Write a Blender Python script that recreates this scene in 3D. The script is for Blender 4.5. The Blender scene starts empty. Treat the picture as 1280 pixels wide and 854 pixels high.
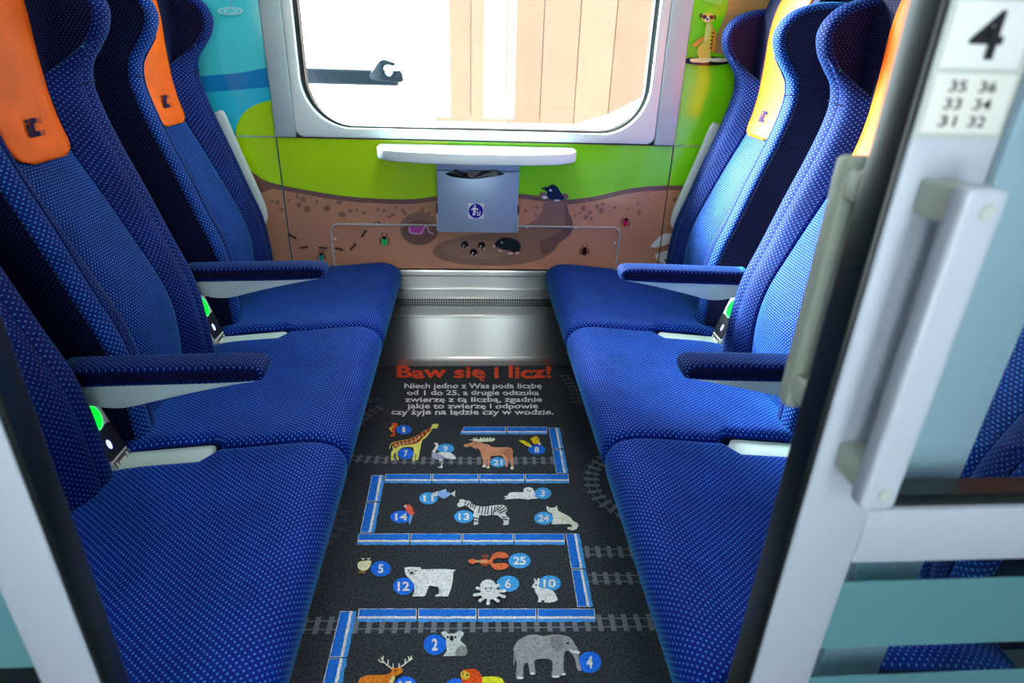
import bpy, bmesh, math, random
from mathutils import Vector, Matrix
R = random.Random(7)
scn = bpy.context.scene
COL = scn.collection

# ------------------------------------------------------------------ camera
FPX, CX, CY = 780.0, 640.0, 427.0
_vy = Vector((-55, 375, 780)).normalized()
_vd = Vector((-54, -1633, 780)); _vd = (_vd - _vy * _vd.dot(_vy)).normalized()
_vz = -_vd
_vx = -_vy.cross(_vz)
ROT = Matrix((_vx, _vy, _vz))                    # camera (right, up, forward) -> world
EYE = Vector((0, 0, 1.25))
cam = bpy.data.cameras.new('camera')
cam.sensor_width = 36.0
cam.lens = FPX / 1280 * 36
cam.clip_start = 0.02
cam.dof.use_dof = True
cam.dof.focus_distance = 1.75
cam.dof.aperture_fstop = cam.lens / 5.6
camo = bpy.data.objects.new('camera', cam); COL.objects.link(camo)
mw = Matrix.Identity(4)
for r in range(3):
    mw[r][0] = ROT[r][0]; mw[r][1] = ROT[r][1]; mw[r][2] = -ROT[r][2]; mw[r][3] = EYE[r]
camo.matrix_world = mw
scn.camera = camo

# ------------------------------------------------------------------ light, exposure
w = bpy.data.worlds.new('world'); scn.world = w; w.use_nodes = True
bg = w.node_tree.nodes['Background']
bg.inputs[0].default_value = (0.82, 0.95, 1.0, 1); bg.inputs[1].default_value = 8.0
sun = bpy.data.lights.new('sun', 'SUN'); sun.energy = 62.0; sun.angle = math.radians(28); sun.color = (0.92, 1.0, 1.0)
suno = bpy.data.objects.new('sun', sun); COL.objects.link(suno)
suno.rotation_euler = Vector((0.74, -0.56, -0.40)).to_track_quat('-Z', 'Y').to_euler()
suno.location = (-6, 9, 6)
vs = scn.view_settings
vs.view_transform = 'Standard'; vs.look = 'None'; vs.gamma = 1; vs.exposure = 0.2
vs.use_curve_mapping = False

# ------------------------------------------------------------------ helpers
def ray(px, py):
    return ROT @ Vector((px - CX, CY - py, FPX))
def onZ(px, py, z=0.0):
    r = ray(px, py); t = (z - EYE.z) / r.z; return EYE + r * t
def onY(px, py, y):
    r = ray(px, py); t = y / r.y; return EYE + r * t

def link(o, parent=None):
    COL.objects.link(o)
    if parent is not None: o.parent = parent
    return o
def tag(o, label, cat, group=None, kind=None):
    o['label'] = label
    if cat: o['category'] = cat
    if group: o['group'] = group
    if kind: o['kind'] = kind
    return o
def struct(o, label=None):
    o['kind'] = 'structure'
    if label: o['label'] = label
    return o
def empty(name, loc=(0, 0, 0)):
    o = bpy.data.objects.new(name, None); o.empty_display_size = .05; o.location = loc; COL.objects.link(o); return o

def mobj(name, verts, faces, mats, parent=None, smooth=False, uv=None, midx=None, fix=True, off=(0, 0, 0)):
    """one mesh object; verts in world space, parent only offset by its location"""
    me = bpy.data.meshes.new(name)
    px, py, pz = (parent_loc(parent) if parent is not None else (0, 0, 0))
    me.from_pydata([(v[0] - px, v[1] - py, v[2] - pz) for v in verts], [], faces)
    if not isinstance(mats, (list, tuple)): mats = [mats]
    for m in mats: me.materials.append(m)
    if midx is not None:
        for p, i in zip(me.polygons, midx): p.material_index = i
    if uv is not None:
        ul = me.uv_layers.new(name='UVMap')
        for l in me.loops: ul.data[l.index].uv = uv[l.vertex_index]
    if smooth:
        for p in me.polygons: p.use_smooth = True
    if fix:
        bm = bmesh.new(); bm.from_mesh(me); bmesh.ops.recalc_face_normals(bm, faces=bm.faces); bm.to_mesh(me); bm.free()
    me.update()
    return link(bpy.data.objects.new(name, me), parent)
def parent_loc(p):
    x = Vector((0, 0, 0))
    while p is not None:
        x += Vector(p.location); p = p.parent
    return x
def bevel(o, w, seg=2, ang=35):
    b = o.modifiers.new('bevel', 'BEVEL'); b.width = w; b.segments = seg; b.limit_method = 'ANGLE'; b.angle_limit = math.radians(ang)
    for p in o.data.polygons: p.use_smooth = True
    return o
def boxv(x0, x1, y0, y1, z0, z1):
    v = [(x, y, z) for x in (x0, x1) for y in (y0, y1) for z in (z0, z1)]
    f = [(0, 1, 3, 2), (4, 6, 7, 5), (0, 4, 5, 1), (2, 3, 7, 6), (0, 2, 6, 4), (1, 5, 7, 3)]
    return v, f
def box(name, x0, x1, y0, y1, z0, z1, mat, parent=None, bv=0.0, seg=2):
    v, f = boxv(x0, x1, y0, y1, z0, z1)
    o = mobj(name, v, f, mat, parent)
    if bv: bevel(o, bv, seg)
    return o
def boxes(name, lst, mat, parent=None):
    V, F = [], []
    for b in lst:
        v, f = boxv(*b); k = len(V); V += v; F += [tuple(i + k for i in q) for q in f]
    return mobj(name, V, F, mat, parent)
def prism(name, pts, axis, a, b, mat, parent=None, bv=0.0, seg=2, smooth=False, uv=False):
    """polygon pts extruded along an axis between a and b. axis 'y': pts (x,z); 'z': (x,y); 'x': (y,z)"""
    def P(p, t):
        return {'y': (p[0], t, p[1]), 'z': (p[0], p[1], t), 'x': (t, p[0], p[1])}[axis]
    n = len(pts)
    v = [P(p, a) for p in pts] + [P(p, b) for p in pts]
    f = [tuple(range(n)), tuple(range(2 * n - 1, n - 1, -1))] + [(i, (i + 1) % n, n + (i + 1) % n, n + i) for i in range(n)]
    u = [p for p in pts] * 2 if uv else None
    o = mobj(name, v, f, mat, parent, smooth=smooth, uv=u)
    if bv: bevel(o, bv, seg)
    return o
def cr(pts, n=6, closed=True):
    """smooth curve through points (Catmull-Rom)"""
    out = []; N = len(pts)
    rng = range(N) if closed else range(N - 1)
    for i in rng:
        g = (lambda k: pts[k % N]) if closed else (lambda k: pts[min(max(k, 0), N - 1)])
        p0, p1, p2, p3 = g(i - 1), g(i), g(i + 1), g(i + 2)
        for k in range(n):
            t = k / n
            out.append(tuple(0.5 * (2 * b + (c - a) * t + (2 * a - 5 * b + 4 * c - d) * t * t + (3 * b - a - 3 * c + d) * t ** 3)
                             for a, b, c, d in zip(p0, p1, p2, p3)))
    if not closed: out.append(tuple(pts[-1]))
    return out
def rrect(x0, x1, z0, z1, r, n=8):
    out = []
    for cx, cz, a0 in ((x1 - r, z1 - r, 0), (x0 + r, z1 - r, 90), (x0 + r, z0 + r, 180), (x1 - r, z0 + r, 270)):
        for k in range(n + 1):
            a = math.radians(a0 + 90 * k / n); out.append((cx + r * math.cos(a), cz + r * math.sin(a)))
    return out
def ell(cx, cy, rx, ry, n=20, rot=0.0):
    c, s = math.cos(rot), math.sin(rot)
    return [(cx + rx * math.cos(2 * math.pi * k / n) * c - ry * math.sin(2 * math.pi * k / n) * s,
             cy + rx * math.cos(2 * math.pi * k / n) * s + ry * math.sin(2 * math.pi * k / n) * c) for k in range(n)]
def sm(a, b, x):
    t = min(max((x - a) / (b - a), 0), 1); return t * t * (3 - 2 * t)
def tube(name, path, r, mat, parent=None, n=8, closed=False):
    path = [Vector(p) for p in path]; N = len(path); V = []; F = []
    for i, p in enumerate(path):
        if closed: t = path[(i + 1) % N] - path[i - 1]
        else: t = path[min(i + 1, N - 1)] - path[max(i - 1, 0)]
        t.normalize(); up = Vector((0, 0, 1)) if abs(t.z) < .9 else Vector((0, 1, 0))
        a = t.cross(up).normalized(); b = t.cross(a)
        for k in range(n):
            q = 2 * math.pi * k / n; V.append(p + a * (r * math.cos(q)) + b * (r * math.sin(q)))
    for i in range(N if closed else N - 1):
        for k in range(n):
            j = (i + 1) % N
            F.append((i * n + k, i * n + (k + 1) % n, j * n + (k + 1) % n, j * n + k))
    if not closed: F += [tuple(range(n)), tuple(range(N * n - 1, N * n - n - 1, -1))]
    return mobj(name, V, F, mat, parent, smooth=True)

# ------------------------------------------------------------------ materials
def srgb(r, g, b):
    f = lambda c: (c / 255 / 12.92) if c / 255 <= 0.04045 else ((c / 255 + 0.055) / 1.055) ** 2.4
    return (f(r), f(g), f(b), 1)
def mat(name, col, rough=0.5, metal=0.0, spec=0.5, noise=0.0, nscale=40, bump=0.0, bscale=200, emit=None, coat=0.0):
    m = bpy.data.materials.new(name); m.use_nodes = True
    nt = m.node_tree; p = nt.nodes['Principled BSDF']
    p.inputs['Base Color'].default_value = col
    p.inputs['Roughness'].default_value = rough; p.inputs['Metallic'].default_value = metal
    p.inputs['Specular IOR Level'].default_value = spec
    p.inputs['Coat Weight'].default_value = coat; p.inputs['Coat Roughness'].default_value = 0.08
    if noise or bump:
        tc = nt.nodes.new('ShaderNodeTexCoord')
    if noise:
        n = nt.nodes.new('ShaderNodeTexNoise'); n.inputs['Scale'].default_value = nscale; n.inputs['Detail'].default_value = 3
        nt.links.new(tc.outputs['Object'], n.inputs['Vector'])
        mr = nt.nodes.new('ShaderNodeMapRange'); mr.inputs[1].default_value = .3; mr.inputs[2].default_value = .7
        mr.inputs[3].default_value = 1 - noise; mr.inputs[4].default_value = 1 + noise
        nt.links.new(n.outputs['Fac'], mr.inputs[0])
        mx = nt.nodes.new('ShaderNodeMix'); mx.data_type = 'RGBA'; mx.blend_type = 'MULTIPLY'; mx.inputs[0].default_value = 1
        mx.inputs[6].default_value = col; nt.links.new(mr.outputs[0], mx.inputs[7]); nt.links.new(mx.outputs[2], p.inputs['Base Color'])
    if bump:
        n2 = nt.nodes.new('ShaderNodeTexNoise'); n2.inputs['Scale'].default_value = bscale
        nt.links.new(tc.outputs['Object'], n2.inputs['Vector'])
        bp = nt.nodes.new('ShaderNodeBump'); bp.inputs['Strength'].default_value = bump; bp.inputs['Distance'].default_value = .002
        nt.links.new(n2.outputs['Fac'], bp.inputs['Height']); nt.links.new(bp.outputs[0], p.inputs['Normal'])
    if emit:
        p.inputs['Emission Color'].default_value = emit[0]; p.inputs['Emission Strength'].default_value = emit[1]
    return m

def fabric(name, base, dot, du, dv, rad, sheen=0.35, rib=0.0):
    """woven seat cloth: staggered dots in a metric UV grid"""
    m = bpy.data.materials.new(name); m.use_nodes = True
    nt = m.node_tree; N = nt.nodes; L = nt.links; p = N['Principled BSDF']
    uv = N.new('ShaderNodeUVMap'); sp = N.new('ShaderNodeSeparateXYZ'); L.new(uv.outputs[0], sp.inputs[0])
    def M(op, a, b=None, c=None):
        n = N.new('ShaderNodeMath'); n.operation = op
        for k, x in enumerate((a, b, c)):
            if x is None: continue
            if isinstance(x, (int, float)): n.inputs[k].default_value = x
            else: L.new(x, n.inputs[k])
        return n.outputs[0]
    u = M('DIVIDE', sp.outputs[0], du); v = M('DIVIDE', sp.outputs[1], dv)
    row = M('FLOOR', v); odd = M('MULTIPLY', M('FLOORED_MODULO', row, 2.0), 0.5)
    fu = M('SUBTRACT', M('FRACT', M('ADD', u, odd)), 0.5); fv = M('SUBTRACT', M('FRACT', v), 0.5)
    xx = M('MULTIPLY', fu, du / rad); yy = M('MULTIPLY', fv, dv / rad)
    d = M('SQRT', M('ADD', M('MULTIPLY', xx, xx), M('MULTIPLY', yy, yy)))
    mr = N.new('ShaderNodeMapRange'); mr.interpolation_type = 'SMOOTHSTEP'
    mr.inputs[1].default_value = 0.7; mr.inputs[2].default_value = 1.25; mr.inputs[3].default_value = 1; mr.inputs[4].default_value = 0
    L.new(d, mr.inputs[0])
    nz = N.new('ShaderNodeTexNoise'); nz.inputs['Scale'].default_value = 9; L.new(uv.outputs[0], nz.inputs['Vector'])
    nr = N.new('ShaderNodeMapRange'); nr.inputs[1].default_value = .3; nr.inputs[2].default_value = .7; nr.inputs[3].default_value = .82; nr.inputs[4].default_value = 1.15
    L.new(nz.outputs['Fac'], nr.inputs[0])
    mx = N.new('ShaderNodeMix'); mx.data_type = 'RGBA'; mx.inputs[6].default_value = base; mx.inputs[7].default_value = dot
    L.new(mr.outputs[0], mx.inputs[0])
    mu = N.new('ShaderNodeMix'); mu.data_type = 'RGBA'; mu.blend_type = 'MULTIPLY'; mu.inputs[0].default_value = 1
    L.new(mx.outputs[2], mu.inputs[6]); L.new(nr.outputs[0], mu.inputs[7])
    L.new(mu.outputs[2], p.inputs['Base Color'])
    p.inputs['Roughness'].default_value = 0.75; p.inputs['Specular IOR Level'].default_value = 0.15
    p.inputs['Sheen Weight'].default_value = sheen; p.inputs['Sheen Roughness'].default_value = 0.3
    p.inputs['Sheen Tint'].default_value = (0.10, 0.62, 1.0, 1)
    ht = mr.outputs[0]
    if rib:
        ht = M('ADD', M('MULTIPLY', mr.outputs[0], .5), M('SINE', M('MULTIPLY', v, 2 * math.pi / 1.0)))
    bp = N.new('ShaderNodeBump'); bp.inputs['Strength'].default_value = 0.35; bp.inputs['Distance'].default_value = 0.0008
    L.new(ht, bp.inputs['Height']); L.new(bp.outputs[0], p.inputs['Normal'])
    return m

def glassmat(name, tint, reflect=1.0):
    m = bpy.data.materials.new(name); m.use_nodes = True; nt = m.node_tree
    for n in list(nt.nodes):
        if n.type == 'BSDF_PRINCIPLED': nt.nodes.remove(n)
    out = [n for n in nt.nodes if n.type == 'OUTPUT_MATERIAL'][0]
    t = nt.nodes.new('ShaderNodeBsdfTransparent'); t.inputs[0].default_value = tint
    g = nt.nodes.new('ShaderNodeBsdfGlossy'); g.inputs['Roughness'].default_value = 0.02
    fr = nt.nodes.new('ShaderNodeFresnel')
    ge = nt.nodes.new('ShaderNodeNewGeometry'); ir = nt.nodes.new('ShaderNodeMapRange')
    ir.inputs[3].default_value = 1.45; ir.inputs[4].default_value = 1 / 1.45      # leaving the pane: same reflectance as entering
    nt.links.new(ge.outputs['Backfacing'], ir.inputs[0]); nt.links.new(ir.outputs[0], fr.inputs[0])
    mx = nt.nodes.new('ShaderNodeMixShader')
    nt.links.new(fr.outputs[0], mx.inputs[0]); nt.links.new(t.outputs[0], mx.inputs[1]); nt.links.new(g.outputs[0], mx.inputs[2])
    nt.links.new(mx.outputs[0], out.inputs[0])
    return m
def frostmat(name, tint, col, fac):
    m = bpy.data.materials.new(name); m.use_nodes = True; nt = m.node_tree
    p = nt.nodes['Principled BSDF']; p.inputs['Base Color'].default_value = col; p.inputs['Roughness'].default_value = .6
    out = [n for n in nt.nodes if n.type == 'OUTPUT_MATERIAL'][0]
    t = nt.nodes.new('ShaderNodeBsdfTransparent'); t.inputs[0].default_value = tint
    mx = nt.nodes.new('ShaderNodeMixShader'); mx.inputs[0].default_value = fac
    nt.links.new(t.outputs[0], mx.inputs[1]); nt.links.new(p.outputs[0], mx.inputs[2]); nt.links.new(mx.outputs[0], out.inputs[0])
    return m
def steelmat(name):
    """horizontally brushed sheet: highlights spread vertically"""
    m = mat(name, (0.60, 0.60, 0.57, 1), rough=0.30, metal=1.0)
    nt = m.node_tree; p = nt.nodes['Principled BSDF']
    p.inputs['Anisotropic'].default_value = 0.95; p.inputs['Anisotropic Rotation'].default_value = 0.0
    tg = nt.nodes.new('ShaderNodeCombineXYZ'); tg.inputs[2].default_value = 1.0
    nt.links.new(tg.outputs[0], p.inputs['Tangent'])
    return m

FB = fabric('blue_dotted_cloth', (0.0002, 0.0065, 0.10, 1), (0.065, 0.20, 0.54, 1), 0.0105, 0.0062, 0.0014, sheen=.15)
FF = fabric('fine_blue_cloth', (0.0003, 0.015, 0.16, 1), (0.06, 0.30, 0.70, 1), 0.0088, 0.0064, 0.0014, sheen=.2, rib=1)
FC = fabric('cushion_cloth', (0.0003, 0.015, 0.24, 1), (0.09, 0.33, 0.80, 1), 0.0112, 0.0066, 0.0015, sheen=.3, rib=1)
FD = fabric('dark_navy_cloth', (0.0012, 0.0015, 0.022, 1), (0.035, 0.045, 0.22, 1), 0.010, 0.0058, 0.0014, sheen=.04)
ORANGE = mat('orange_leatherette', srgb(236, 100, 0), rough=.5, spec=.2, noise=.12, nscale=14, bump=.1, bscale=300)
NAVYP = mat('navy_print', srgb(14, 14, 60), rough=.7, spec=.1)
WHITEP = mat('white_plastic', srgb(216, 232, 226), rough=.38, noise=.03, nscale=8)
GREYP = mat('grey_plastic', srgb(188, 196, 190), rough=.4)
SAGE = mat('sage_plastic', srgb(178, 188, 172), rough=.42)
DARKP = mat('dark_plastic', srgb(20, 20, 24), rough=.45)
RUBBER = mat('black_rubber', srgb(14, 22, 24), rough=.32, spec=.6)
DOORW = mat('door_white', srgb(186, 194, 208), rough=.35, noise=.02, nscale=5)
STEEL = steelmat('brushed_steel')
BLUEGREY = mat('bluegrey_metal', srgb(158, 180, 206), rough=.35, metal=.25)
PANELG = mat('grey_frame', srgb(180, 206, 206), rough=.4)
FRAMEW = mat('window_frame_white', srgb(222, 242, 238), rough=.4)
CARPET = mat('black_carpet', srgb(62, 66, 73), rough=.95, spec=.1, noise=.6, nscale=190, bump=.6, bscale=500)
CEILW = mat('ceiling_white', srgb(215, 215, 210), rough=.6)
WALLG = mat('partition_grey', srgb(196, 200, 200), rough=.5)
CORF = mat('corridor_floor', srgb(70, 74, 80), rough=.6, noise=.2, nscale=60)
GLASS = glassmat('clear_glass', (0.93, 0.97, 0.97, 1))
TEAL = glassmat('teal_tinted_glass', (0.88, 0.96, 0.97, 1))
FROST = frostmat('teal_frosted_film', (0.35, 0.62, 0.66, 1), srgb(120, 178, 186), .62)

_pm = {}
def paint(r, g, b, kind='wall'):
    k = (r, g, b, kind)
    if k not in _pm:
        if kind == 'wall': _pm[k] = mat('laminate_print_%d' % len(_pm), tuple(min(.88, c_ * 1.9) for c_ in srgb(r, g, b)[:3]) + (1,), rough=.16, spec=.5)
        else: _pm[k] = mat('carpet_print_%d' % len(_pm), tuple(min(.9, c_ * 1.6) for c_ in srgb(r, g, b)[:3]) + (1,), rough=.9, spec=.1, noise=.28, nscale=190)
    return _pm[k]

# ================================================================== STRUCTURE
XC = 0.022
YW = 2.42                       # window wall
XL, XR = XC - 1.10, XC + 1.10   # seat partitions
ZC = 2.25
YD = 0.45                       # corridor face of the door
floor = struct(box('floor', XL - .05, XR + .05, 0.42, YW + .08, -0.06, 0.0, CARPET), 'black printed carpet of the compartment')
cfl = struct(box('floor_corridor', -2.6, 2.6, -0.85, 0.42, -0.06, -0.002, CORF))
ceil = struct(box('ceiling', -2.6, 2.6, -0.85, YW + .1, ZC, ZC + .05, CEILW))
struct(box('wall_left', XL - .05, XL, 0.5, YW + .08, 0, ZC, WALLG))
struct(box('wall_right', XR, XR + .05, 0.5, YW + .08, 0, ZC, WALLG))

# window wall: backing around the opening
GX0, GX1, GZ0, GZ1 = -0.590, 0.665, 0.953, 1.78      # glass
JL, JR, JZ, PB = -0.697, 0.781, 0.916, 0.412         # panel joints, lower edge of print
wall = struct(boxes('wall_far', [
    (XL, GX0 - .02, YW + .004, YW + .08, 0, ZC), (GX1 + .02, XR, YW + .004, YW + .08, 0, ZC),
    (GX0 - .02, GX1 + .02, YW + .004, YW + .08, 0, GZ0 - .02), (GX0 - .02, GX1 + .02, YW + .004, YW + .08, GZ1 + .02, ZC)], DARKP))

# ------------------------------------------------------------------ printed laminate panels
def clip(poly, x0, x1, z0, z1):
    def cut(P, ins, inter):
        out = []
        for i in range(len(P)):
            a, b = P[i - 1], P[i]
            if ins(b):
                if not ins(a): out.append(inter(a, b))
                out.append(b)
            elif ins(a): out.append(inter(a, b))
        return out
    def ix(c): return lambda a, b: (c, a[1] + (b[1] - a[1]) * (c - a[0]) / (b[0] - a[0]))
    def iz(c): return lambda a, b: (a[0] + (b[0] - a[0]) * (c - a[1]) / (b[1] - a[1]), c)
    P = cut(poly, lambda p: p[0] >= x0, ix(x0))
    if P: P = cut(P, lambda p: p[0] <= x1, ix(x1))
    if P: P = cut(P, lambda p: p[1] >= z0, iz(z0))
    if P: P = cut(P, lambda p: p[1] <= z1, iz(z1))
    return P
def W(pts):                                     # photo coordinates -> points (x, z) on the wall panels
    out = []
    for a, b in pts:
        q = onY(a, b, YW); out.append((q.x, q.z))
    return out
CYAN, CYAN2, WATER = (62, 178, 208), (36, 160, 205), (18, 108, 160)
GRN, GRN2, SOILD, SOIL, TUN, TUND, STONE = (142, 200, 8), (104, 205, 14), (112, 78, 64), (152, 108, 82), (112, 84, 70), (92, 68, 58), (112, 84, 66)
soil_top = [(310, 205), (325, 222), (346, 230), (380, 237), (430, 245), (480, 248.5), (520, 248.5), (560, 243), (600, 240.5), (648, 242), (680, 246), (705, 249.5), (740, 246), (780, 237), (810, 233), (850, 232), (900, 236), (990, 250)]
st = cr(soil_top, 5, False)
murals = []   # (colour, polygon in (x,z))
murals.append((WATER, W(cr([(100, 104), (200, 99), (252, 95), (300, 91), (340, 83)], 5, False) + cr([(348, 108), (300, 112), (252, 116), (200, 120), (100, 124)], 5, False))))
murals.append((CYAN2, W([(100, 124)] + cr([(200, 120), (252, 116), (300, 112), (348, 108)], 5, False)[0:] + [(352, 240), (300, 260), (100, 300)])))
murals.append(((20, 110, 150), W(cr([(296, 165), (299, 190), (312, 215), (330, 235), (320, 300), (250, 300), (230, 200)], 5))))
murals.append((GRN, W(cr([(352, 122), (322, 130), (305, 141), (296, 158), (296, 180), (304, 203), (318, 221), (335, 232)], 5, False) + [(352, 240), (420, 262), (560, 262), (650, 262), (650, 122)])))
murals.append((GRN2, W([(560, 60), (1000, -400), (1100, 60), (1050, 270), (560, 270)])))
murals.append(((96, 70, 62), W([(305, 208), (315, 215)] + [p for p in st if p[0] > 318] + [(1000, 420), (200, 420), (240, 300)])))
murals.append((SOIL, W([(307, 262), (322, 243), (340, 236)] + [(a, b + 6) for a, b in st if a > 350] + [(1000, 420), (200, 420), (240, 330)])))
murals.append((TUN, W(cr([(682, 252), (706, 252), (711, 265), (716, 280), (713, 293), (700, 303), (690, 316), (670, 326), (640, 331), (600, 332), (565, 328), (546, 321), (541, 314), (550, 304), (575, 296), (610, 291), (640, 287), (662, 279), (676, 267)], 5))))
murals.append((TUND, W(cr([(705, 254), (711, 265), (716, 280), (713, 293), (700, 303), (690, 314), (678, 318), (676, 302), (690, 296), (706, 280)], 5))))
murals.append(((124, 94, 78), W(ell(598, 312, 45, 12))))
murals.append((TUN, W(ell(524, 286, 24, 21))))
murals.append((TUND, W(ell(525, 290, 23, 15))))
stones = [(346 + R.uniform(0, 5), 255, 3, 2)]
for (a, b, ra, rb) in [(340, 252, 2.5, 2), (347, 253, 3, 3), (352, 262, 3.5, 2.5), (331, 268, 3, 2), (372, 245, 2, 4), (379, 249, 4, 4), (374, 256, 3, 3), (384, 261, 4.5, 4), (396, 252, 2, 2.5), (409, 260, 4, 4), (407, 248, 2, 1.5), (424, 253, 4, 3), (428, 268, 5, 3.5), (438, 263, 3, 2.5), (446, 262, 2.5, 1.5), (455, 266, 3, 2.2), (472, 262, 2, 2), (480, 263, 2.5, 2), (491, 268, 3, 2), (503, 262, 2, 2), (506, 266, 2.5, 3), (495, 260, 1.5, 1.5), (528, 262, 2.4, 2.4), (536, 266, 2.4, 2), (487, 271, 2.2, 2),
                        (657, 263, 2, 2.5), (671, 259, 2.5, 2), (670, 269, 2, 2), (729, 260, 3, 3.5), (737, 265, 2.5, 3), (746, 258, 2.2, 3), (751, 263, 3, 4), (732, 271, 3, 3), (739, 273, 1.6, 3), (724, 266, 1.8, 1.5), (718, 269, 2, 2), (753, 255, 2.6, 1.6), (768, 259, 2, 2), (799, 266, 2.2, 4), (797, 254, 1.4, 2), (785, 261, 1.4, 1.6), (810, 248, 1.3, 1.3), (843, 249, 3, 3.4), (849, 259, 1.6, 2), (841, 266, 2, 1.5), (853, 243, 1.2, 1.2), (362, 250, 1.6, 1.2), (388, 247, 2, 1.2)]:
    murals.append((STONE, W(ell(a, b, ra, rb, 10, R.uniform(-.4, .4)))))
# pale boulders on the right, mound, splash rings
murals.append(((208, 205, 200), W(cr([(813, 308), (820, 299), (829, 292), (842, 292), (852, 296), (838, 303), (824, 308)], 5))))
murals.append(((208, 205, 200), W(cr([(818, 320), (822, 316), (838, 312), (850, 318), (846, 334), (826, 328)], 5))))
murals.append(((110, 80, 60), W(ell(832, 325, 2.2, 2.2, 12))))
murals.append(((150, 112, 70), W(cr([(889, 64), (897, 40), (907, 15), (915, -14), (950, -30), (1000, 0), (960, 70)], 5))))
murals.append(((118, 196, 60), W([(900, 8), (908, -30), (905, -60), (880, -60), (875, 0)])))
for k, rr in enumerate(((16, 5), (13, 3.8), (9, 2.4), (6.5, 1.6))):
    murals.append(((150, 215, 228) if k % 2 == 0 else CYAN, W(ell(289, 14, rr[0], rr[1], 24))))
murals.append(((110, 150, 170), W([(288.2, -60), (289.4, -60), (289.8, 13), (288.8, 13)])))

def make_panel(base, x0, x1, z0, z1):
    g = .0016
    x0 += g; x1 -= g; z0 += g; z1 -= g
    p = box('wall_panel', x0, x1, YW, YW + .012, z0, z1, paint(*base), wall, bv=.0015)
    V, F, MI, mats = [], [], [], []
    for k, (c, poly) in enumerate(murals):
        q = clip(poly, x0 + .001, x1 - .001, z0 + .001, z1 - .001)
        if len(q) < 3: continue
        m = paint(*c)
        if m not in mats: mats.append(m)
        n = len(V); y = YW - .0004 - .00022 * k * .5
        V += [(a, y, b) for a, b in q]; F.append(tuple(range(n, n + len(q)))); MI.append(mats.index(m))
    if V: mobj('mural_print', V, F, mats, p, midx=MI, fix=False)
    return p
pan_c = make_panel(SOIL, JL, JR, PB, JZ)
make_panel(CYAN2, XL, JL, PB, JZ)
make_panel(SOIL, JR, XR, PB, JZ)
make_panel(CYAN, XL, JL, JZ, ZC)
pan_ru = make_panel(GRN2, JR, XR, JZ, ZC)
box('panel_joint', JL - .0013, JL + .0013, YW - .0006, YW + .004, PB, ZC, DARKP, wall)
box('panel_joint', JR - .0013, JR + .0013, YW - .0006, YW + .004, PB, ZC, DARKP, wall)
for a_, b_ in ((XL, JL - .002), (JR + .002, XR)): box('panel_joint', a_, b_, YW - .0012, YW + .004, JZ - .0014, JZ + .0014, GREYP, wall)
YP = YW - .0105    # plane of the printed creatures (above every mural layer)

def wall_print(name, items, parent, z0=0):
    """items: (colour, polygon in photo coords)"""
    V, F, MI, mats = [], [], [], []
    for k, (c, poly) in enumerate(items):
        m = paint(*c)
        if m not in mats: mats.append(m)
        n = len(V)
        for a, b in poly:
            q = onY(a, b, YP - .00025 * k); V.append(q)
        F.append(tuple(range(n, n + len(poly)))); MI.append(mats.index(m))
    return mobj(name, V, F, mats, parent, midx=MI, fix=False)
def seg(a, b, w):
    dx, dy = b[0] - a[0], b[1] - a[1]; l = math.hypot(dx, dy) or 1; nx, ny = -dy / l * w / 2, dx / l * w / 2
    return [(a[0] + nx, a[1] + ny), (b[0] + nx, b[1] + ny), (b[0] - nx, b[1] - ny), (a[0] - nx, a[1] - ny)]
def Z(x0, y0, s, pts): return [(x0 + a / s, y0 + b / s) for a, b in pts]

BLK = (18, 14, 16)
def ant(cx, cy, ang):
    c, s = math.cos(ang), math.sin(ang); T = lambda a, b: (cx + a * c - b * s, cy + a * s + b * c)
    it = [(BLK, [T(*p) for p in ell(-3.6, 0, 2.6, 1.0, 10)]), (BLK, [T(*p) for p in ell(0, 0, 1.6, .7, 10)]), (BLK, [T(*p) for p in ell(3.2, 0, 1.6, 1.2, 10)])]
    for k in (-1, 0, 1):
        for sd in (-1, 1): it.append((BLK, seg(T(k * .8, 0), T(k * 3.2, sd * 3.0), .45)))
    it += [(BLK, seg(T(4, .3), T(6.5, 1.6), .4)), (BLK, seg(T(4, -.3), T(6.5, -1.6), .4))]
    return it
for a, b, g in [(366, 296, .55), (380, 309.5, -.12), (404, 310, .1), (424, 311.5, .25), (441.5, 308.5, -.85), (455, 292, -.95), (470, 279.5, -.25)]:
    wall_print('printed_ant', ant(a, b, g), pan_c)
def beetle(cx, cy, body, s=1.0, ang=0.0, jaws=True):
    c, sn = math.cos(ang), math.sin(ang); T = lambda a, b: (cx + (a * c - b * sn) * s, cy + (a * sn + b * c) * s)
    it = []
    for k in (-2.2, .6, 3):
        for sd in (-1, 1):
            it.append((BLK, seg(T(sd * 2.4, k), T(sd * 5.6, k - 1.3), .7))); it.append((BLK, seg(T(sd * 5.6, k - 1.3), T(sd * 6.4, k + 1.6), .5)))
    if jaws:
        for sd in (-1, 1):
            it.append((BLK, seg(T(sd * 1, -4), T(sd * 3.3, -7), .9))); it.append((BLK, seg(T(sd * 3.3, -7), T(sd * 2.2, -10), .8)))
    it += [(body, [T(*p) for p in ell(0, 1, 3.6, 5, 16)]), (BLK, [T(*p) for p in ell(0, -3.6, 2.6, 1.8, 14)]), (BLK, seg(T(0, -3), T(0, 6), .4))]
    return it
wall_print('printed_green_beetle', beetle(480.5, 301, (20, 165, 60)), pan_c)
wall_print('printed_green_beetle', beetle(401.5, 321, (30, 130, 120), .9), pan_c)
wall_print('printed_red_beetle', beetle(782, 277.5, (150, 20, 60), .95, .35, False), pan_c)
wall_print('printed_stag_beetle', beetle(730.5, 314, (50, 14, 18), .95), pan_c)
PINK = (235, 130, 205)
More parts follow.
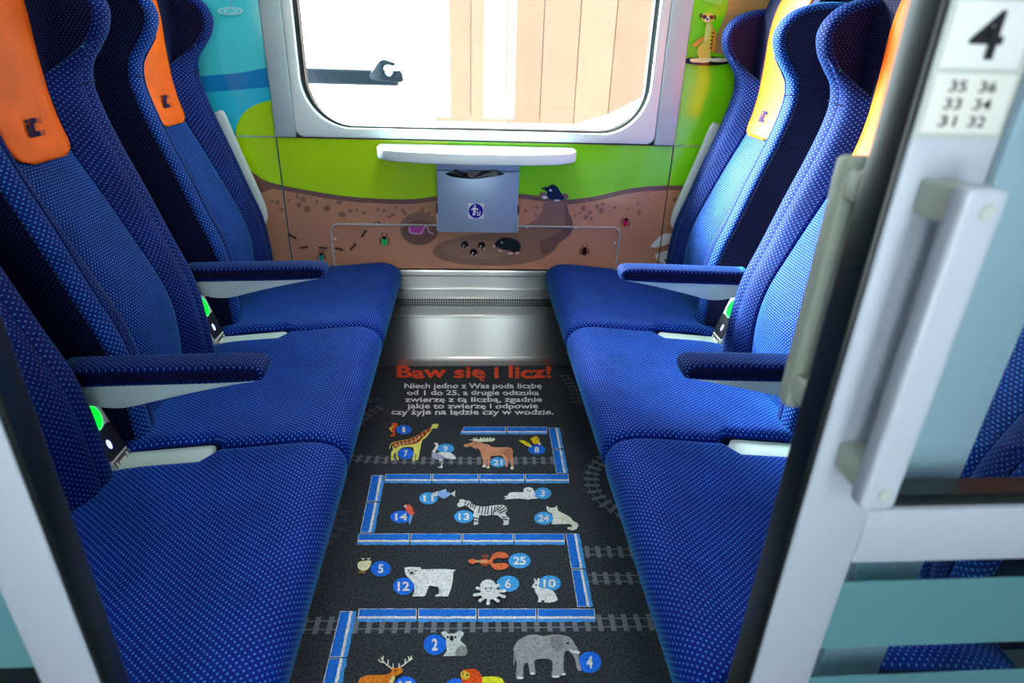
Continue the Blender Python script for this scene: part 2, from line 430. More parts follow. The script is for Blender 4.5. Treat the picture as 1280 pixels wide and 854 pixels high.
gl = cr([(511, 284), (513, 291), (520, 292), (527, 291.5), (530, 285), (532, 283), (535, 286), (537, 291), (542, 292)], 4, False)
wall_print('printed_pink_glasses', [((150, 60, 130), [(511, 284), (513, 291), (528, 291), (531, 283)])] + [(PINK, seg(gl[i], gl[i + 1], 1.3)) for i in range(len(gl) - 1)], pan_c)
for a, b in ((581, 306), (602, 307), (592, 315.5)):
    wall_print('printed_mole_nose', [(BLK, ell(a, b, 4.8, 4.6, 18)), ((235, 225, 220), ell(a - 1.2, b + 1, 1, 1, 8)), ((205, 160, 150), ell(a - 2, b + 4, 1.4, .8, 8)), ((205, 160, 150), ell(a + 3, b + 3.5, 1.4, .8, 8))], pan_c)
NV = (16, 26, 56)
q = lambda pts: Z(640, 220, 8.533, pts)
wall_print('printed_mole', [((112, 84, 76), q(ell(330, 200, 40, 30))), ((112, 84, 76), q(ell(560, 220, 45, 34))),
    (NV, q(cr([(310, 130), (380, 118), (430, 92), (480, 115), (530, 190), (562, 235), (520, 258), (430, 255), (370, 215), (375, 175), (345, 150)], 4))),
    ((225, 210, 205), q(ell(352, 228, 30, 16))), ((225, 210, 205), q(ell(480, 262, 32, 11))), ((250, 250, 250), q(ell(412, 153, 15, 13, 10)))], pan_c)
q = lambda pts: Z(560, 160, 3.556, pts)
MB = (20, 26, 34)
wall_print('printed_mole', [(MB, q(cr([(205, 522), (225, 495), (255, 487), (300, 497), (322, 520), (320, 545), (300, 555), (270, 545), (240, 540), (220, 530)], 4))),
    ((190, 150, 140), q(ell(205, 525, 5, 5))), ((190, 150, 140), q(ell(232, 545, 10, 4))), ((190, 150, 140), q(ell(278, 558, 12, 5))), ((190, 150, 140), q(ell(308, 556, 9, 5))), ((250, 250, 250), q(ell(240, 509, 3.6, 3.6, 8)))], pan_c)
q = lambda pts: Z(840, 0, 9.492, pts)
TAN, TAN2, BRN = (205, 165, 60), (190, 120, 40), (60, 34, 22)
wall_print('printed_meerkat', [(BLK, q(ell(430, 725, 300, 52, 30))), ((190, 175, 140), q(ell(560, 712, 140, 24, 20))),
    (TAN2, q(cr([(240, 535), (300, 475), (385, 425), (420, 440), (350, 500), (300, 550), (250, 550)], 4))),
    (TAN2, q(cr([(460, 270), (490, 330), (520, 380), (520, 500), (510, 600), (450, 600), (440, 400)], 4))),
    (TAN, q(cr([(415, 275), (465, 275), (480, 350), (470, 450), (455, 560), (455, 690), (430, 725), (350, 728), (310, 660), (300, 590), (330, 540), (370, 500), (390, 400), (395, 320)], 4))),
    ((222, 190, 95), q(cr([(415, 290), (450, 295), (455, 380), (440, 440), (400, 490), (385, 470), (395, 400)], 4))),
    ((225, 185, 120), q(cr([(215, 700), (300, 690), (400, 690), (470, 690), (430, 740), (300, 740), (230, 735)], 4))),
    (BRN, q(ell(345, 185, 20, 28))), (BRN, q(ell(508, 205, 18, 30))), (TAN, q(ell(425, 210, 75, 62, 24))), ((235, 220, 190), q(ell(420, 225, 30, 32))),
    (BRN, q(ell(385, 200, 30, 26))), (BRN, q(ell(470, 205, 28, 26))), (BLK, q(ell(388, 202, 9, 10, 10))), (BLK, q(ell(466, 206, 9, 10, 10))), (BLK, q(ell(420, 228, 16, 12)))]
    + [(BRN, q(ell(485 - k * 6, 390 + k * 45, 17, 9, 10))) for k in range(5)], pan_ru)

# hatch frame let into the lower panel, with screws
hz = [onY(a, b, YW) for a, b in ((413.5, 278), (775, 282), (770, 333), (420, 331))]
rr_ = rrect(hz[0].x, hz[1].x, PB, hz[0].z - .003, .028, 6)
path = [(x, YW - .011, z) for x, z in [(hz[1].x - .012, PB + .002), (hz[1].x, PB + .03)] + rr_[0:14] + [(hz[0].x, PB + .03), (hz[0].x + .012, PB + .002)]]
hatch = tube('hatch_frame', path, .0035, GREYP, pan_c, 8)
for a, b in ((418.8, 298.6), (470.8, 280), (659, 284), (719.5, 284.6), (769, 304)):
    c = onY(a, b, YW - .011)
    mobj('screw', [(c.x + .0045 * math.cos(t), YW - .011, c.z + .0045 * math.sin(t)) for t in [k * math.pi / 4 for k in range(8)]] +
         [(c.x + .003 * math.cos(t), YW - .0145, c.z + .003 * math.sin(t)) for t in [k * math.pi / 4 for k in range(8)]],
         [tuple(range(8)), tuple(range(8, 16))] + [(k, (k + 1) % 8, 8 + (k + 1) % 8, 8 + k) for k in range(8)], FRAMEW, hatch)

# ------------------------------------------------------------------ window
win = empty('window_1', (XC, YW, GZ0)); struct(win, 'wide rounded train window in white frame')
def ring(name, outer, inner, y0, y1, m, parent, sm_=True):
    n = len(outer); V = []
    for y, P in ((y0, outer), (y0, inner), (y1, inner), (y1, outer)): V += [(a, y, b) for a, b in P]
    F = []
    for k in range(4):
        for i in range(n):
            j = (i + 1) % n; F.append((k * n + i, k * n + j, ((k + 1) % 4) * n + j, ((k + 1) % 4) * n + i))
    return mobj(name, V, F, m, parent)
n8 = 12
inn = rrect(GX0, GX1, GZ0, GZ1, .17, n8)
gin = rrect(GX0 + .016, GX1 - .014, GZ0 + .006, GZ1 - .01, .16, n8)
rim = rrect(GX0 - .033, GX1 + .036, JZ + .004, GZ1 + .04, .03, n8)
fo = ring('window_frame', rim, inn, YW - .012, YW + .05, FRAMEW, win); bevel(fo, .006, 3)
gk = ring('window_gasket', inn, gin, YW + .01, YW + .05, RUBBER, win)
mobj('window_pane', [(a, YW + .04, b) for a, b in gin] + [(a, YW + .046, b) for a, b in gin],
     [tuple(range(len(gin))), tuple(range(2 * len(gin) - 1, len(gin) - 1, -1))] + [(i, (i + 1) % len(gin), len(gin) + (i + 1) % len(gin), len(gin) + i) for i in range(len(gin))], GLASS, win)
for a, b in ((JL + .003, GX0 - .034), (GX1 + .037, JR - .003)):
    bevel(box('window_post', a, b, YW - .018, YW + .012, JZ + .002, ZC, PANELG, win), .004)
box('window_post', JL + .02, JR - .02, YW - .014, YW + .012, GZ1 + .042, ZC, PANELG, win)

# ------------------------------------------------------------------ heater cover
heat = empty('heater_cover', (XC, 2.40, 0)); tag(heat, 'brushed steel heater cover with perforated strip under the printed wall', 'heater')
hx0, hx1 = XL + .02, XR - .02
prof = [(2.412, .418), (2.398, .418), (2.396, .412), (2.396, .398), (2.400, .393), (2.404, .388), (2.404, .343), (2.397, .341), (2.396, .336), (2.401, .331), (2.401, .301), (2.396, .299), (2.396, .294),
        (2.412, .294), (2.412, .262), (2.396, .262), (2.396, .256), (2.400, .253), (2.402, .222), (2.396, .219), (2.395, .213), (2.400, .209), (2.370, .042), (2.364, .036), (2.363, .026), (2.366, .0), (2.419, 0), (2.419, .418)]
prism('cover_sheet', prof, 'x', hx0, hx1, STEEL, heat)
box('vent_recess', hx0 + .01, hx1 - .01, 2.4105, 2.4118, .262, .294, mat('vent_black', (.002, .002, .002, 1), rough=.9, spec=.0), heat)
bl = []
x = hx0 + .012
while x < hx1 - .01:
    bl.append((x, x + .0032, 2.399, 2.4005, .262, .294)); x += .0098
for z in (.2704, .2806): bl.append((hx0 + .01, hx1 - .01, 2.399, 2.4004, z, z + .003))
vg = boxes('vent_grille', bl, STEEL, heat); vg['kind'] = 'stuff'

# ------------------------------------------------------------------ table and bin
tab = empty('window_table', (XC, YW, .88)); tag(tab, 'white half oval fold-out table under the window', 'table')
tp = [(-.325, 2.408), (-.325, 2.335), (-.318, 2.30), (-.295, 2.268), (-.25, 2.238), (-.17, 2.215), (-.06, 2.203), (.035, 2.20), (.13, 2.203), (.24, 2.215), (.32, 2.238), (.365, 2.268), (.388, 2.30), (.395, 2.335), (.395, 2.408)]
tt = prism('table_top', tp, 'z', .866, .904, mat('table_white', srgb(230, 246, 243), rough=.3), tab, bv=.006, seg=3)
box('table_bracket', -.10, .17, 2.39, 2.408, .80, .866, GREYP, tab)
binn = empty('waste_bin', (XC, YW, .58)); tag(binn, 'blue-grey metal waste bin with litter pictogram hanging below the table', 'bin')
BX0, BX1 = -.115, .188
box('bin_body', BX0, BX1, 2.335, 2.386, .592, .822, BLUEGREY, binn, bv=.003)
box('bin_bracket', BX0 + .03, BX1 - .03, 2.386, 2.408, .62, .78, GREYP, binn)
box('bin_lid', BX0, BX1, 2.337, 2.386, .8245, .858, BLUEGREY, binn, bv=.002)
bagp = Z(540, 200, 10.667, cr([(180, 182), (250, 155), (320, 122), (370, 150), (450, 158), (560, 150), (700, 145), (820, 138), (880, 150), (960, 185), (900, 205), (760, 230), (600, 250), (480, 250), (340, 235), (240, 215)], 3))
bq = [onY(a, b, 2.332) for a, b in bagp]
bag = mobj('bin_bag', [(p.x, 2.3345, p.z) for p in bq] + [(p.x, 2.329 + .002 * math.sin(i * 2.1), p.z) for i, p in enumerate(bq)],
     [tuple(range(len(bq))), tuple(range(2 * len(bq) - 1, len(bq) - 1, -1))] + [(i, (i + 1) % len(bq), len(bq) + (i + 1) % len(bq), len(bq) + i) for i in range(len(bq))],
     mat('black_bag', srgb(14, 18, 26), rough=.25, bump=1.0, bscale=120), binn)
for s in (BX0 - .004, BX1 - .001):
    box('bin_hinge', s, s + .005, 2.33, 2.34, .60, .66, GREYP, binn, bv=.001)
    box('bin_hinge', s, s + .005, 2.33, 2.34, .668, .70, DARKP, binn, bv=.001)
def flat(name, items, y, parent, step=.0003, kind='wall'):
    V, F, MI, mats = [], [], [], []
    for k, (c, poly) in enumerate(items):
        m = paint(*c, kind)
        if m not in mats: mats.append(m)
        n = len(V)
        for a, b in poly:
            p = onY(a, b, y - step * k); V.append(p)
        F.append(tuple(range(n, n + len(poly)))); MI.append(mats.index(m))
    return mobj(name, V, F, mats, parent, midx=MI, fix=False)
q = lambda pts: Z(540, 200, 10.667, pts)
SB, SW = (16, 18, 120), (236, 240, 246)
flat('litter_sticker', [(SW, q([(484, 580), (690, 580), (690, 780), (484, 780)])), (SB, q(ell(586, 680, 97, 97, 32))),
    (SW, q(ell(572, 614, 12, 13, 12))), (SW, q([(545, 635), (580, 632), (625, 660), (622, 670), (580, 655), (582, 690), (575, 740), (562, 740), (564, 700), (553, 740), (538, 740), (550, 690), (548, 655), (525, 675), (518, 668)])),
    (SW, q([(598, 680), (612, 690), (612, 730), (630, 730), (634, 685), (648, 685), (640, 742), (602, 742)])), (SW, q(seg((590, 655), (600, 672), 7)))], 2.3335, binn)

# ================================================================== SEATS
_raw = [(.772, .365), (.772, .45), (.777, .56), (.791, .65), (.822, .745), (.862, .875), (.902, .995), (.925, 1.08), (.931, 1.13), (.921, 1.175), (.893, 1.212), (.868, 1.248), (.856, 1.29), (.868, 1.328), (.90, 1.358), (.95, 1.376), (1.0, 1.382), (1.045, 1.382)]
crest_pts = [(d * .977, 1.25 - (1.25 - z) * .977) for d, z in _raw]
crest_pts[0] = (.754, .365)
CREST = cr(crest_pts, 4, False)
mid_pts = [(.815, .365), (.80, .45), (.793, .57), (.806, .66), (.842, .755), (.897, .885), (.951, 1.005), (.970, 1.1), (.973, 1.2), (.971, 1.30), (.981, 1.37), (1.003, 1.412), (1.04, 1.425), (1.072, 1.41)]
MID = cr(mid_pts, 4, False)
def at_z(path, z):
    for a, b in zip(path, path[1:]):
        if (a[1] - z) * (b[1] - z) <= 0 and a[1] != b[1]:
            t = (z - a[1]) / (b[1] - a[1]); return a[0] + (b[0] - a[0]) * t
    return path[-1][0]
def normals2(path, closed=False):
    out = []; n = len(path)
    for i in range(n):
        a = path[(i - 1) % n] if (closed or i > 0) else path[i]; b = path[(i + 1) % n] if (closed or i < n - 1) else path[i]
        dx, dz = b[0] - a[0], b[1] - a[1]; l = math.hypot(dx, dz) or 1
        out.append((-dz / l, dx / l))         # left of travel
    return out
def arcl(path):
    s = [0.0]
    for a, b in zip(path, path[1:]): s.append(s[-1] + math.dist(a, b))
    return s

class Seat:
    def __init__(self, side): self.side = side
    def X(self, d): return XC + self.side * d
    def grid(self, name, rows, uvs, m, parent, midx=None, mats=None, closed=False, smooth=True, extra=None):
        """rows[i][j] = (d, y, z)"""
        V, U, F = [], [], []
        nj = len(rows[0])
        for r, u in zip(rows, uvs):
            for (d, y, z), t in zip(r, u): V.append((self.X(d), y, z)); U.append(t)
        ni = len(rows)
        for i in range(ni - 1):
            for j in range(nj - 1 if not closed else nj):
                k = (j + 1) % nj; F.append((i * nj + j, i * nj + k, (i + 1) * nj + k, (i + 1) * nj + j))
        return V, U, F

def build_seat(side, yc, label, group, armrest=True, wall_shell=False, bk=0.0):
    S = Seat(side); X = S.X
    root = empty('train_seat', (X(.78), yc, 0)); tag(root, label, 'seat', group)
    ACC = {}
    # --- cushion
    prof = cr([(.825, .40), (.74, .425), (.62, .437), (.50, .447), (.41, .456), (.352, .458), (.312, .446), (.291, .420), (.288, .392), (.297, .358), (.325, .334), (.40, .322), (.60, .318), (.80, .318), (.84, .34), (.845, .375)], 4)
    nn = normals2(prof, True); n = len(prof); rad = .026
    cols = []
    for k in range(7): a = -90 + 90 * k / 6; cols.append((-1, a))
    lat = []
    for k in range(6): lat.append(('e', -1, math.radians(90 - 90 * k / 5)))
    for k in range(1, 12): lat.append(('m', -1 + 2 * k / 12, 0))
    for k in range(6): lat.append(('e', 1, math.radians(90 * k / 5)))
    s = arcl(prof)
    V, U, F, MI = [], [], [], []
    for i, (d, z) in enumerate(prof):
        hw = .302 - .036 * sm(.572, .588, d)
        for kind, t, a in lat:
            if kind == 'e': y = t * (hw - rad + rad * math.sin(a)); sh = rad * (1 - math.cos(a)) * .8
            else: y = t * (hw - rad); sh = 0
            dish = .012 * (1 - min(1, abs(y) / .28) ** 2) * sm(.33, .45, d) * (1 if z > .39 else 0)
            V.append((X(d + nn[i][0] * -0 + nn[i][0] * sh), yc + y, z + nn[i][1] * sh - dish)); U.append((y, s[i]))
    nl = len(lat)
    for i in range(n):
        for j in range(nl - 1):
            k = (i + 1) % n
            if k == 0: continue
            F.append((i * nl + j, i * nl + j + 1, k * nl + j + 1, k * nl + j)); MI.append(0)
    F.append(tuple(i * nl for i in range(n))); MI.append(1)
    F.append(tuple(i * nl + nl - 1 for i in range(n))); MI.append(1)
    F.append(tuple(range(nl)) + tuple((n - 1) * nl + j for j in range(nl - 1, -1, -1))); MI.append(0)
    cu = mobj('seat_cushion', V, F, [FC, FD], root, uv=U, midx=MI, smooth=True)
    yc += bk
    # --- centre panel of the back
    def strip(name, path, offs, ys, m, bulge, uvscale=1.0, thick=None):
        rows, us = [], []
        ss = arcl(path); no = normals2(path)
        V, U, F = [], [], []
        for i, (d, z) in enumerate(path):
            for y in ys:
                b = offs + bulge(y, z)
                V.append((X(d - no[i][0] * -b * 1.0 if False else d + no[i][0] * b), yc + y, z + no[i][1] * b)); U.append((y, ss[i]))
        m_ = len(ys)
        for i in range(len(path) - 1):
            for j in range(m_ - 1): F.append((i * m_ + j, i * m_ + j + 1, (i + 1) * m_ + j + 1, (i + 1) * m_ + j))
        o = mobj(name, V, F, m, root, uv=U, smooth=True, fix=False)
        if thick:
            so = o.modifiers.new('thick', 'SOLIDIFY'); so.thickness = thick; so.offset = 0
        return o
    # normal on these upward paths: left of travel is towards smaller d (the sitter)
    yb = yc; W2 = .112
    ys = [W2 * k / 8 for k in range(-8, 9)]
    midlow = [p for p in MID if p[1] < 1.19 and p[0] < .974]
    strip('center_panel', midlow, 0, ys, FF, lambda y, z: .012 * (1 - (y / W2) ** 4) - .004, thick=.012)
    # --- side bolsters
    for sg in (-1, 1):
        nz_ = 46
        zs = range(nz_)
        V, U, F = [], [], []
        nb = 9
        def bd(t, z):
            c = at_z(CREST, z); m = at_z(MID, z)
            d = m + (c + .008 - m) * (sm(0, 1, t) * .6 + t * .4)
            return d - (.010 * math.sin(math.pi * min(1, t * 1.15)) ** .7 if t < .87 else 0)
        for i in zs:
            for k in range(nb):
                t = k / (nb - 1); y = W2 - .002 + (.178 - W2) * t
                z = .37 + (1.155 + .085 * t ** 1.6 - .37) * i / (nz_ - 1)
                V.append((X(bd(t, z)), yc + sg * y, z)); U.append((sg * y + .3, z * 1.06))
        for i in range(len(zs) - 1):
            for k in range(nb - 1): F.append((i * nb + k, i * nb + k + 1, (i + 1) * nb + k + 1, (i + 1) * nb + k))
        bo = mobj('bolster', V, F, FB, root, uv=U, smooth=True, fix=False)
        so = bo.modifiers.new('thick', 'SOLIDIFY'); so.thickness = .01; so.offset = 0
        # seam under the headrest
        sp = []
        for k in range(nb):
            t = k / (nb - 1); y = W2 + .01 + (.222 - W2 - .01) * t; z = 1.128 + .012 * t
            c = at_z(CREST, z)
            tt_ = min(1, (y - W2) / (.178 - W2)); d = bd(tt_, z) - .0055
            if y > .170: d = min(d, c + .004 - .005 * math.sin(min(1, (y - .168) / .05) * math.pi))
            sp.append((X(d), yc + sg * y, z))
        tube('seam', sp, .0016, FD, bo, 6)
        # --- dark side panel with headrest wing
        inner = []
        no = normals2(CREST)
        for (d, z), (a, b) in zip(CREST, no): inner.append((d - a * .013, z - b * .013))
        back = [(1.085, 1.36), (1.09, 1.25), (1.075, 1.1), (1.03, .93), (.975, .76), (.93, .60), (.91, .45), (.905, .365)]
        poly = inner + back
        npol = len(poly)
        y0, y1 = .170, .222
        V = [(X(d), yc + sg * y0, z) for d, z in poly] + [(X(d), yc + sg * y1, z) for d, z in poly]
        F = [tuple(range(npol)), tuple(range(2 * npol - 1, npol - 1, -1))] + [(i, (i + 1) % npol, npol + (i + 1) % npol, npol + i) for i in range(npol)]
        sdp = mobj('side_panel', V, F, FD, root, uv=[(d, z) for d, z in poly] * 2)
        # --- rolled edge band following the wing
        ss = arcl(CREST); na = 12
        V, U, F = [], [], []
        for i, ((d, z), (a, b)) in enumerate(zip(CREST, no)):
            wing = sm(1.14, 1.24, z)
            hwid = .030
            for k in range(na):
                an = math.pi * (k / (na - 1)); o_ = .020 * math.sin(an) ** .75 - .020
                y = .1985 - hwid * math.cos(an)
                V.append((X(d + a * o_), yc + sg * y, z + b * o_)); U.append((ss[i], an * .016))
        for i in range(len(CREST) - 1):
            for k in range(na - 1): F.append((i * na + k, i * na + k + 1, (i + 1) * na + k + 1, (i + 1) * na + k))
        for i in range(len(CREST) - 1): F.append((i * na + na - 1, i * na, (i + 1) * na, (i + 1) * na + na - 1))
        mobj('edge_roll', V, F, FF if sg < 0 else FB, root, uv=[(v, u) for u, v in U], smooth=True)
        # piping along the band's seam
        pp = [(X(d - a * .019), yc + sg * .2297, z - b * .019) for (d, z), (a, b) in zip(CREST, no)]
        tube('piping', pp, .0022, FD, sdp, 6)
    # --- headrest pad and rear body
    mh = [p for p in MID if p[1] > 1.10 or p[0] > .985]
    strip('headrest', mh, .001, [.174 * k / 10 for k in range(-10, 11)], FD, lambda y, z: .016 * abs(y / .174) ** 3, thick=.014)
    rear = [(1.068, 1.40), (1.04, 1.405), (1.02, 1.385), (1.012, 1.3), (1.012, 1.2), (1.004, 1.1), (.975, 1.0), (.922, .885), (.866, .755), (.832, .66), (.82, .57), (.825, .37), (.90, .37)]
    rear2 = [(.925, .60), (.97, .76), (1.025, .93), (1.07, 1.1), (1.086, 1.25)]
    prism('back_core', [(X(d), z) for d, z in rear + rear2], 'y', yc - .172, yc + .172, FD, root, uv=True)
    shell = [(.906, .36), (.912, .45), (.932, .60), (.977, .76), (1.032, .93), (1.077, 1.1), (1.092, 1.25), (1.087, 1.38)]
    prism('back_shell', [(X(d), z) for d, z in shell] + [(X(d + .006), z) for d, z in reversed(shell)], 'y', yc - .224, yc + .224, WHITEP, root)
    # --- orange headrest cover with printed logo
    cpath = [p for p in MID if p[1] > .985 or p[0] > .985]
    cpath[0] = (at_z(MID, .985), .985)
    hw = .104
    V, F = [], []
    no = normals2(cpath); nc = 13
    # refine the low rounded end
    fine = []
    for a, b in zip(cpath, cpath[1:]):
        k = 4 if a[1] < 1.06 else 1
        for q_ in range(k): fine.append((a[0] + (b[0] - a[0]) * q_ / k, a[1] + (b[1] - a[1]) * q_ / k))
    fine.append(cpath[-1]); no = normals2(fine); ss = arcl(fine)
    r0 = .048
    for i, (d, z) in enumerate(fine):
        h = hw if ss[i] > r0 else hw - r0 + math.sqrt(max(0, r0 * r0 - (r0 - ss[i]) ** 2))
        if i == 0: h = hw - r0
        for k in range(nc):
            y = h * (-1 + 2 * k / (nc - 1)); o_ = .017 - .004 * (y / hw) ** 2
            V.append((X(d + no[i][0] * o_), yc + y, z + no[i][1] * o_))
    for i in range(len(fine) - 1):
        for k in range(nc - 1): F.append((i * nc + k, i * nc + k + 1, (i + 1) * nc + k + 1, (i + 1) * nc + k))
    hc = mobj('headrest_cover', V, F, ORANGE, root, smooth=True, fix=False); hc['label'] = 'orange headrest cover with dark logo'
    so = hc.modifiers.new('thick', 'SOLIDIFY'); so.thickness = .005; so.offset = 0
    # logo: dotted i, bold C and speed lines
    def LP(u, v):       # u to the reader's right, v up, metres from the logo centre
        z = 1.058 + v * .8; d = at_z(MID, z); y = yc + (u if side < 0 else -u) * .85
        return (X(d - .0235), y, z)
    logo = []
    sh = lambda p: [(a + b * .18, b) for a, b in p]
    logo.append([(-.030, .014), (-.018, .014), (-.018, .022), (-.030, .022)])
    logo.append([(-.030, -.022), (-.018, -.022), (-.018, .010), (-.030, .010)])
    logo.append([(-.014, -.016), (-.010, -.022), (.012, -.022), (.012, -.010), (-.001, -.010), (-.001, .010), (.012, .010), (.012, .022), (-.010, .022), (-.014, .016)])
    for k in range(3): logo.append([(.012, .020 - k * .005), (.034, .020 - k * .005), (.034, .0182 - k * .005), (.012, .0182 - k * .005)])
    for k in range(3): logo.append([(.012, -.010 - k * .005), (.034, -.010 - k * .005), (.034, -.0118 - k * .005), (.012, -.0118 - k * .005)])
    for k in range(2): logo.append([(.004 + k * .006, -.010), (.0052 + k * .006, -.010), (.0052 + k * .006, .010), (.004 + k * .006, .010)])
    V, F = [], []
    for p in logo:
        k = len(V); V += [LP(a, b) for a, b in sh(p)]; F.append(tuple(range(k, k + len(p))))
    mobj('logo_print', V, F, NAVYP, hc, fix=False)
    yc -= bk
    # --- base under the cushion
    prism('seat_base', [(X(.50), .02), (X(.86), .02), (X(.86), .325), (X(.46), .325)], 'y', yc - .26, yc + .26, DARKP, root, bv=.01)
    # --- white rear-corner consoles
    if wall_shell:
        pl = cr([(.890, 1.00), (.91, 1.006), (.93, .985), (.94, .90), (.90, .80), (.85, .68), (.825, .63), (.805, .61), (.790, .63), (.790, .66), (.798, .70), (.829, .80), (.866, .92)], 4)
        prism('wall_side_shell', [(X(d * .977), z) for d, z in pl], 'y', yc + .268, yc + .29, WHITEP, root, bv=.004)
    if armrest:
        ya = yc - .3005
        arm = mobj('armrest', *arm_body(X, ya), WHITEP, root); bevel(arm, .006, 3)
        # padded top
        pth = [(.836, .640), (.70, .644), (.55, .648), (.47, .649), (.446, .645), (.438, .634), (.440, .622), (.452, .612), (.55, .606), (.70, .602), (.836, .598)]
        pth = cr(pth, 3, False)
        no = normals2(pth); ss = arcl(pth)
        latp = [(-.033, .010), (-.033, .006), (-.031, .002), (-.027, 0), (-.014, -.001), (0, -.0015), (.014, -.001), (.027, 0), (.031, .002), (.033, .006), (.033, .010)]
        V, U, F, MI = [], [], [], []
        for i, (d, z) in enumerate(pth):
            for y, sh_ in latp: V.append((X(d - no[i][0] * -sh_), ya + y, z + no[i][1] * sh_)); U.append((y, ss[i]))
        nl = len(latp)
        for i in range(len(pth) - 1):
            for j in range(nl - 1): F.append((i * nl + j, i * nl + j + 1, (i + 1) * nl + j + 1, (i + 1) * nl + j)); MI.append(0)
        o0 = len(V)
        for j in (0, nl - 1):
            k = len(V)
            for i, (d, z) in enumerate(pth):
                V.append(V[i * nl + j]); U.append((d, z))
            F.append(tuple(range(k, k + len(pth)))); MI.append(1)
        F.append(tuple(range(nl)) + tuple((len(pth) - 1) * nl + j for j in range(nl - 1, -1, -1))); MI.append(1)
        pad = mobj('armrest_pad', V, F, [FB, FD], arm, uv=U, midx=MI, smooth=True)
        for p in pad.data.polygons:
            if p.material_index == 1: p.use_smooth = False
        # console with socket between the backs
        cpl = [(.839, .60), (.826, .555), (.809, .50), (.790, .43), (.777, .385), (.760, .36)]
        con = prism('socket_console', [(X(d), z) for d, z in cpl] + [(X(d + .05), z) for d, z in reversed(cpl)], 'y', ya - .035, ya + .035, WHITEP, root, bv=.002)
        def onc(z, y, off=.0025):
            for a, b in zip(cpl, cpl[1:]):
                if b[1] <= z <= a[1]:
                    t = (z - b[1]) / (a[1] - b[1]); return (X(b[0] + (a[0] - b[0]) * t - off), y, z)
        def cpatch(name, pts, m, par, off):
            V = [onc(z, ya + y, off) for y, z in pts]; V += [(v[0] + side * .004, v[1], v[2]) for v in V]; k = len(pts)
            return mobj(name, V, [tuple(range(k)), tuple(range(2 * k - 1, k - 1, -1))] + [(i, (i + 1) % k, k + (i + 1) % k, k + i) for i in range(k)], m, par)
        cpatch('indicator_rim', ell(-.004, .512, .026, .030, 24), RIM, con, .003)
        cpatch('indicator_lamp', ell(-.004, .512, .021, .025, 24), GREENL, con, .0045)
        cpatch('socket', rrect(-.033, .033, .416, .482, .008, 4), DARKP, con, .003)
        cpatch('socket_light', ell(-.008, .447, .006, .011, 10), BLUEL, con, .0045)
        lb = cpatch('socket_label', [(-.031, .368), (.031, .368), (.031, .414), (-.031, .414)], LBL, con, .003)
        for pts in ([(-.028, .409), (.028, .409), (.028, .411), (-.028, .411)], [(.026, .372), (.028, .372), (.028, .411), (.026, .411)], [(-.028, .372), (-.026, .372), (-.026, .411), (-.028, .411)],
                    [(-.016, .395), (.016, .395), (.016, .397), (-.016, .397)], [(-.016, .405), (.016, .405), (.016, .407), (-.016, .407)], [(.014, .395), (.016, .395), (.016, .407), (.014, .407)], [(-.016, .395), (-.014, .395), (-.014, .407), (-.016, .407)]):
            cpatch('label_mark', pts, DARKP, lb, .0055)
        text_on('label_text', '~230V', lambda u, v: Vector(onc(.384 + v * .008, ya + (-.022 + u * .044) * (1 if side < 0 else -1), .0058)), DARKP, lb)
        text_on('label_text', 'max 120W', lambda u, v: Vector(onc(.373 + v * .007, ya + (-.022 + u * .044) * (1 if side < 0 else -1), .0058)), DARKP, lb)
        # pale filler between the cushions
        prism('corner_filler', [(X(.585), .30), (X(.585), .412), (X(.60), .414), (X(.80), .395), (X(.82), .30)], 'y', ya - .0345, ya + .0345, WHITEP, root, bv=.004)
    return root

def arm_body(X, ya):
    pts = cr([(.84, .602), (.70, .606), (.55, .610), (.46, .616), (.4485, .6185), (.452, .612), (.50, .603), (.58, .586), (.66, .566), (.71, .553), (.74, .549), (.78, .553), (.84, .570)], 3)
    n = len(pts); y0, y1 = ya - .027, ya + .027
    V = [(X(d), y0, z) for d, z in pts] + [(X(d), y1, z) for d, z in pts]
    F = [tuple(range(n)), tuple(range(2 * n - 1, n - 1, -1))] + [(i, (i + 1) % n, n + (i + 1) % n, n + i) for i in range(n)]
    return V, F
GREENL = mat('green_indicator', (0.0, .5, .03, 1), rough=.3, emit=((0.0, 1.0, 0.03, 1), 1.1))
RIM = mat('indicator_rim', srgb(120, 235, 170), rough=.3, emit=((0.2, 1.0, 0.4, 1), .5))
BLUEL = mat('blue_indicator', (.2, .3, .8, 1), rough=.3, emit=((.45, .5, 1, 1), 1.6))
LBL = mat('socket_label', srgb(205, 210, 200), rough=.5)

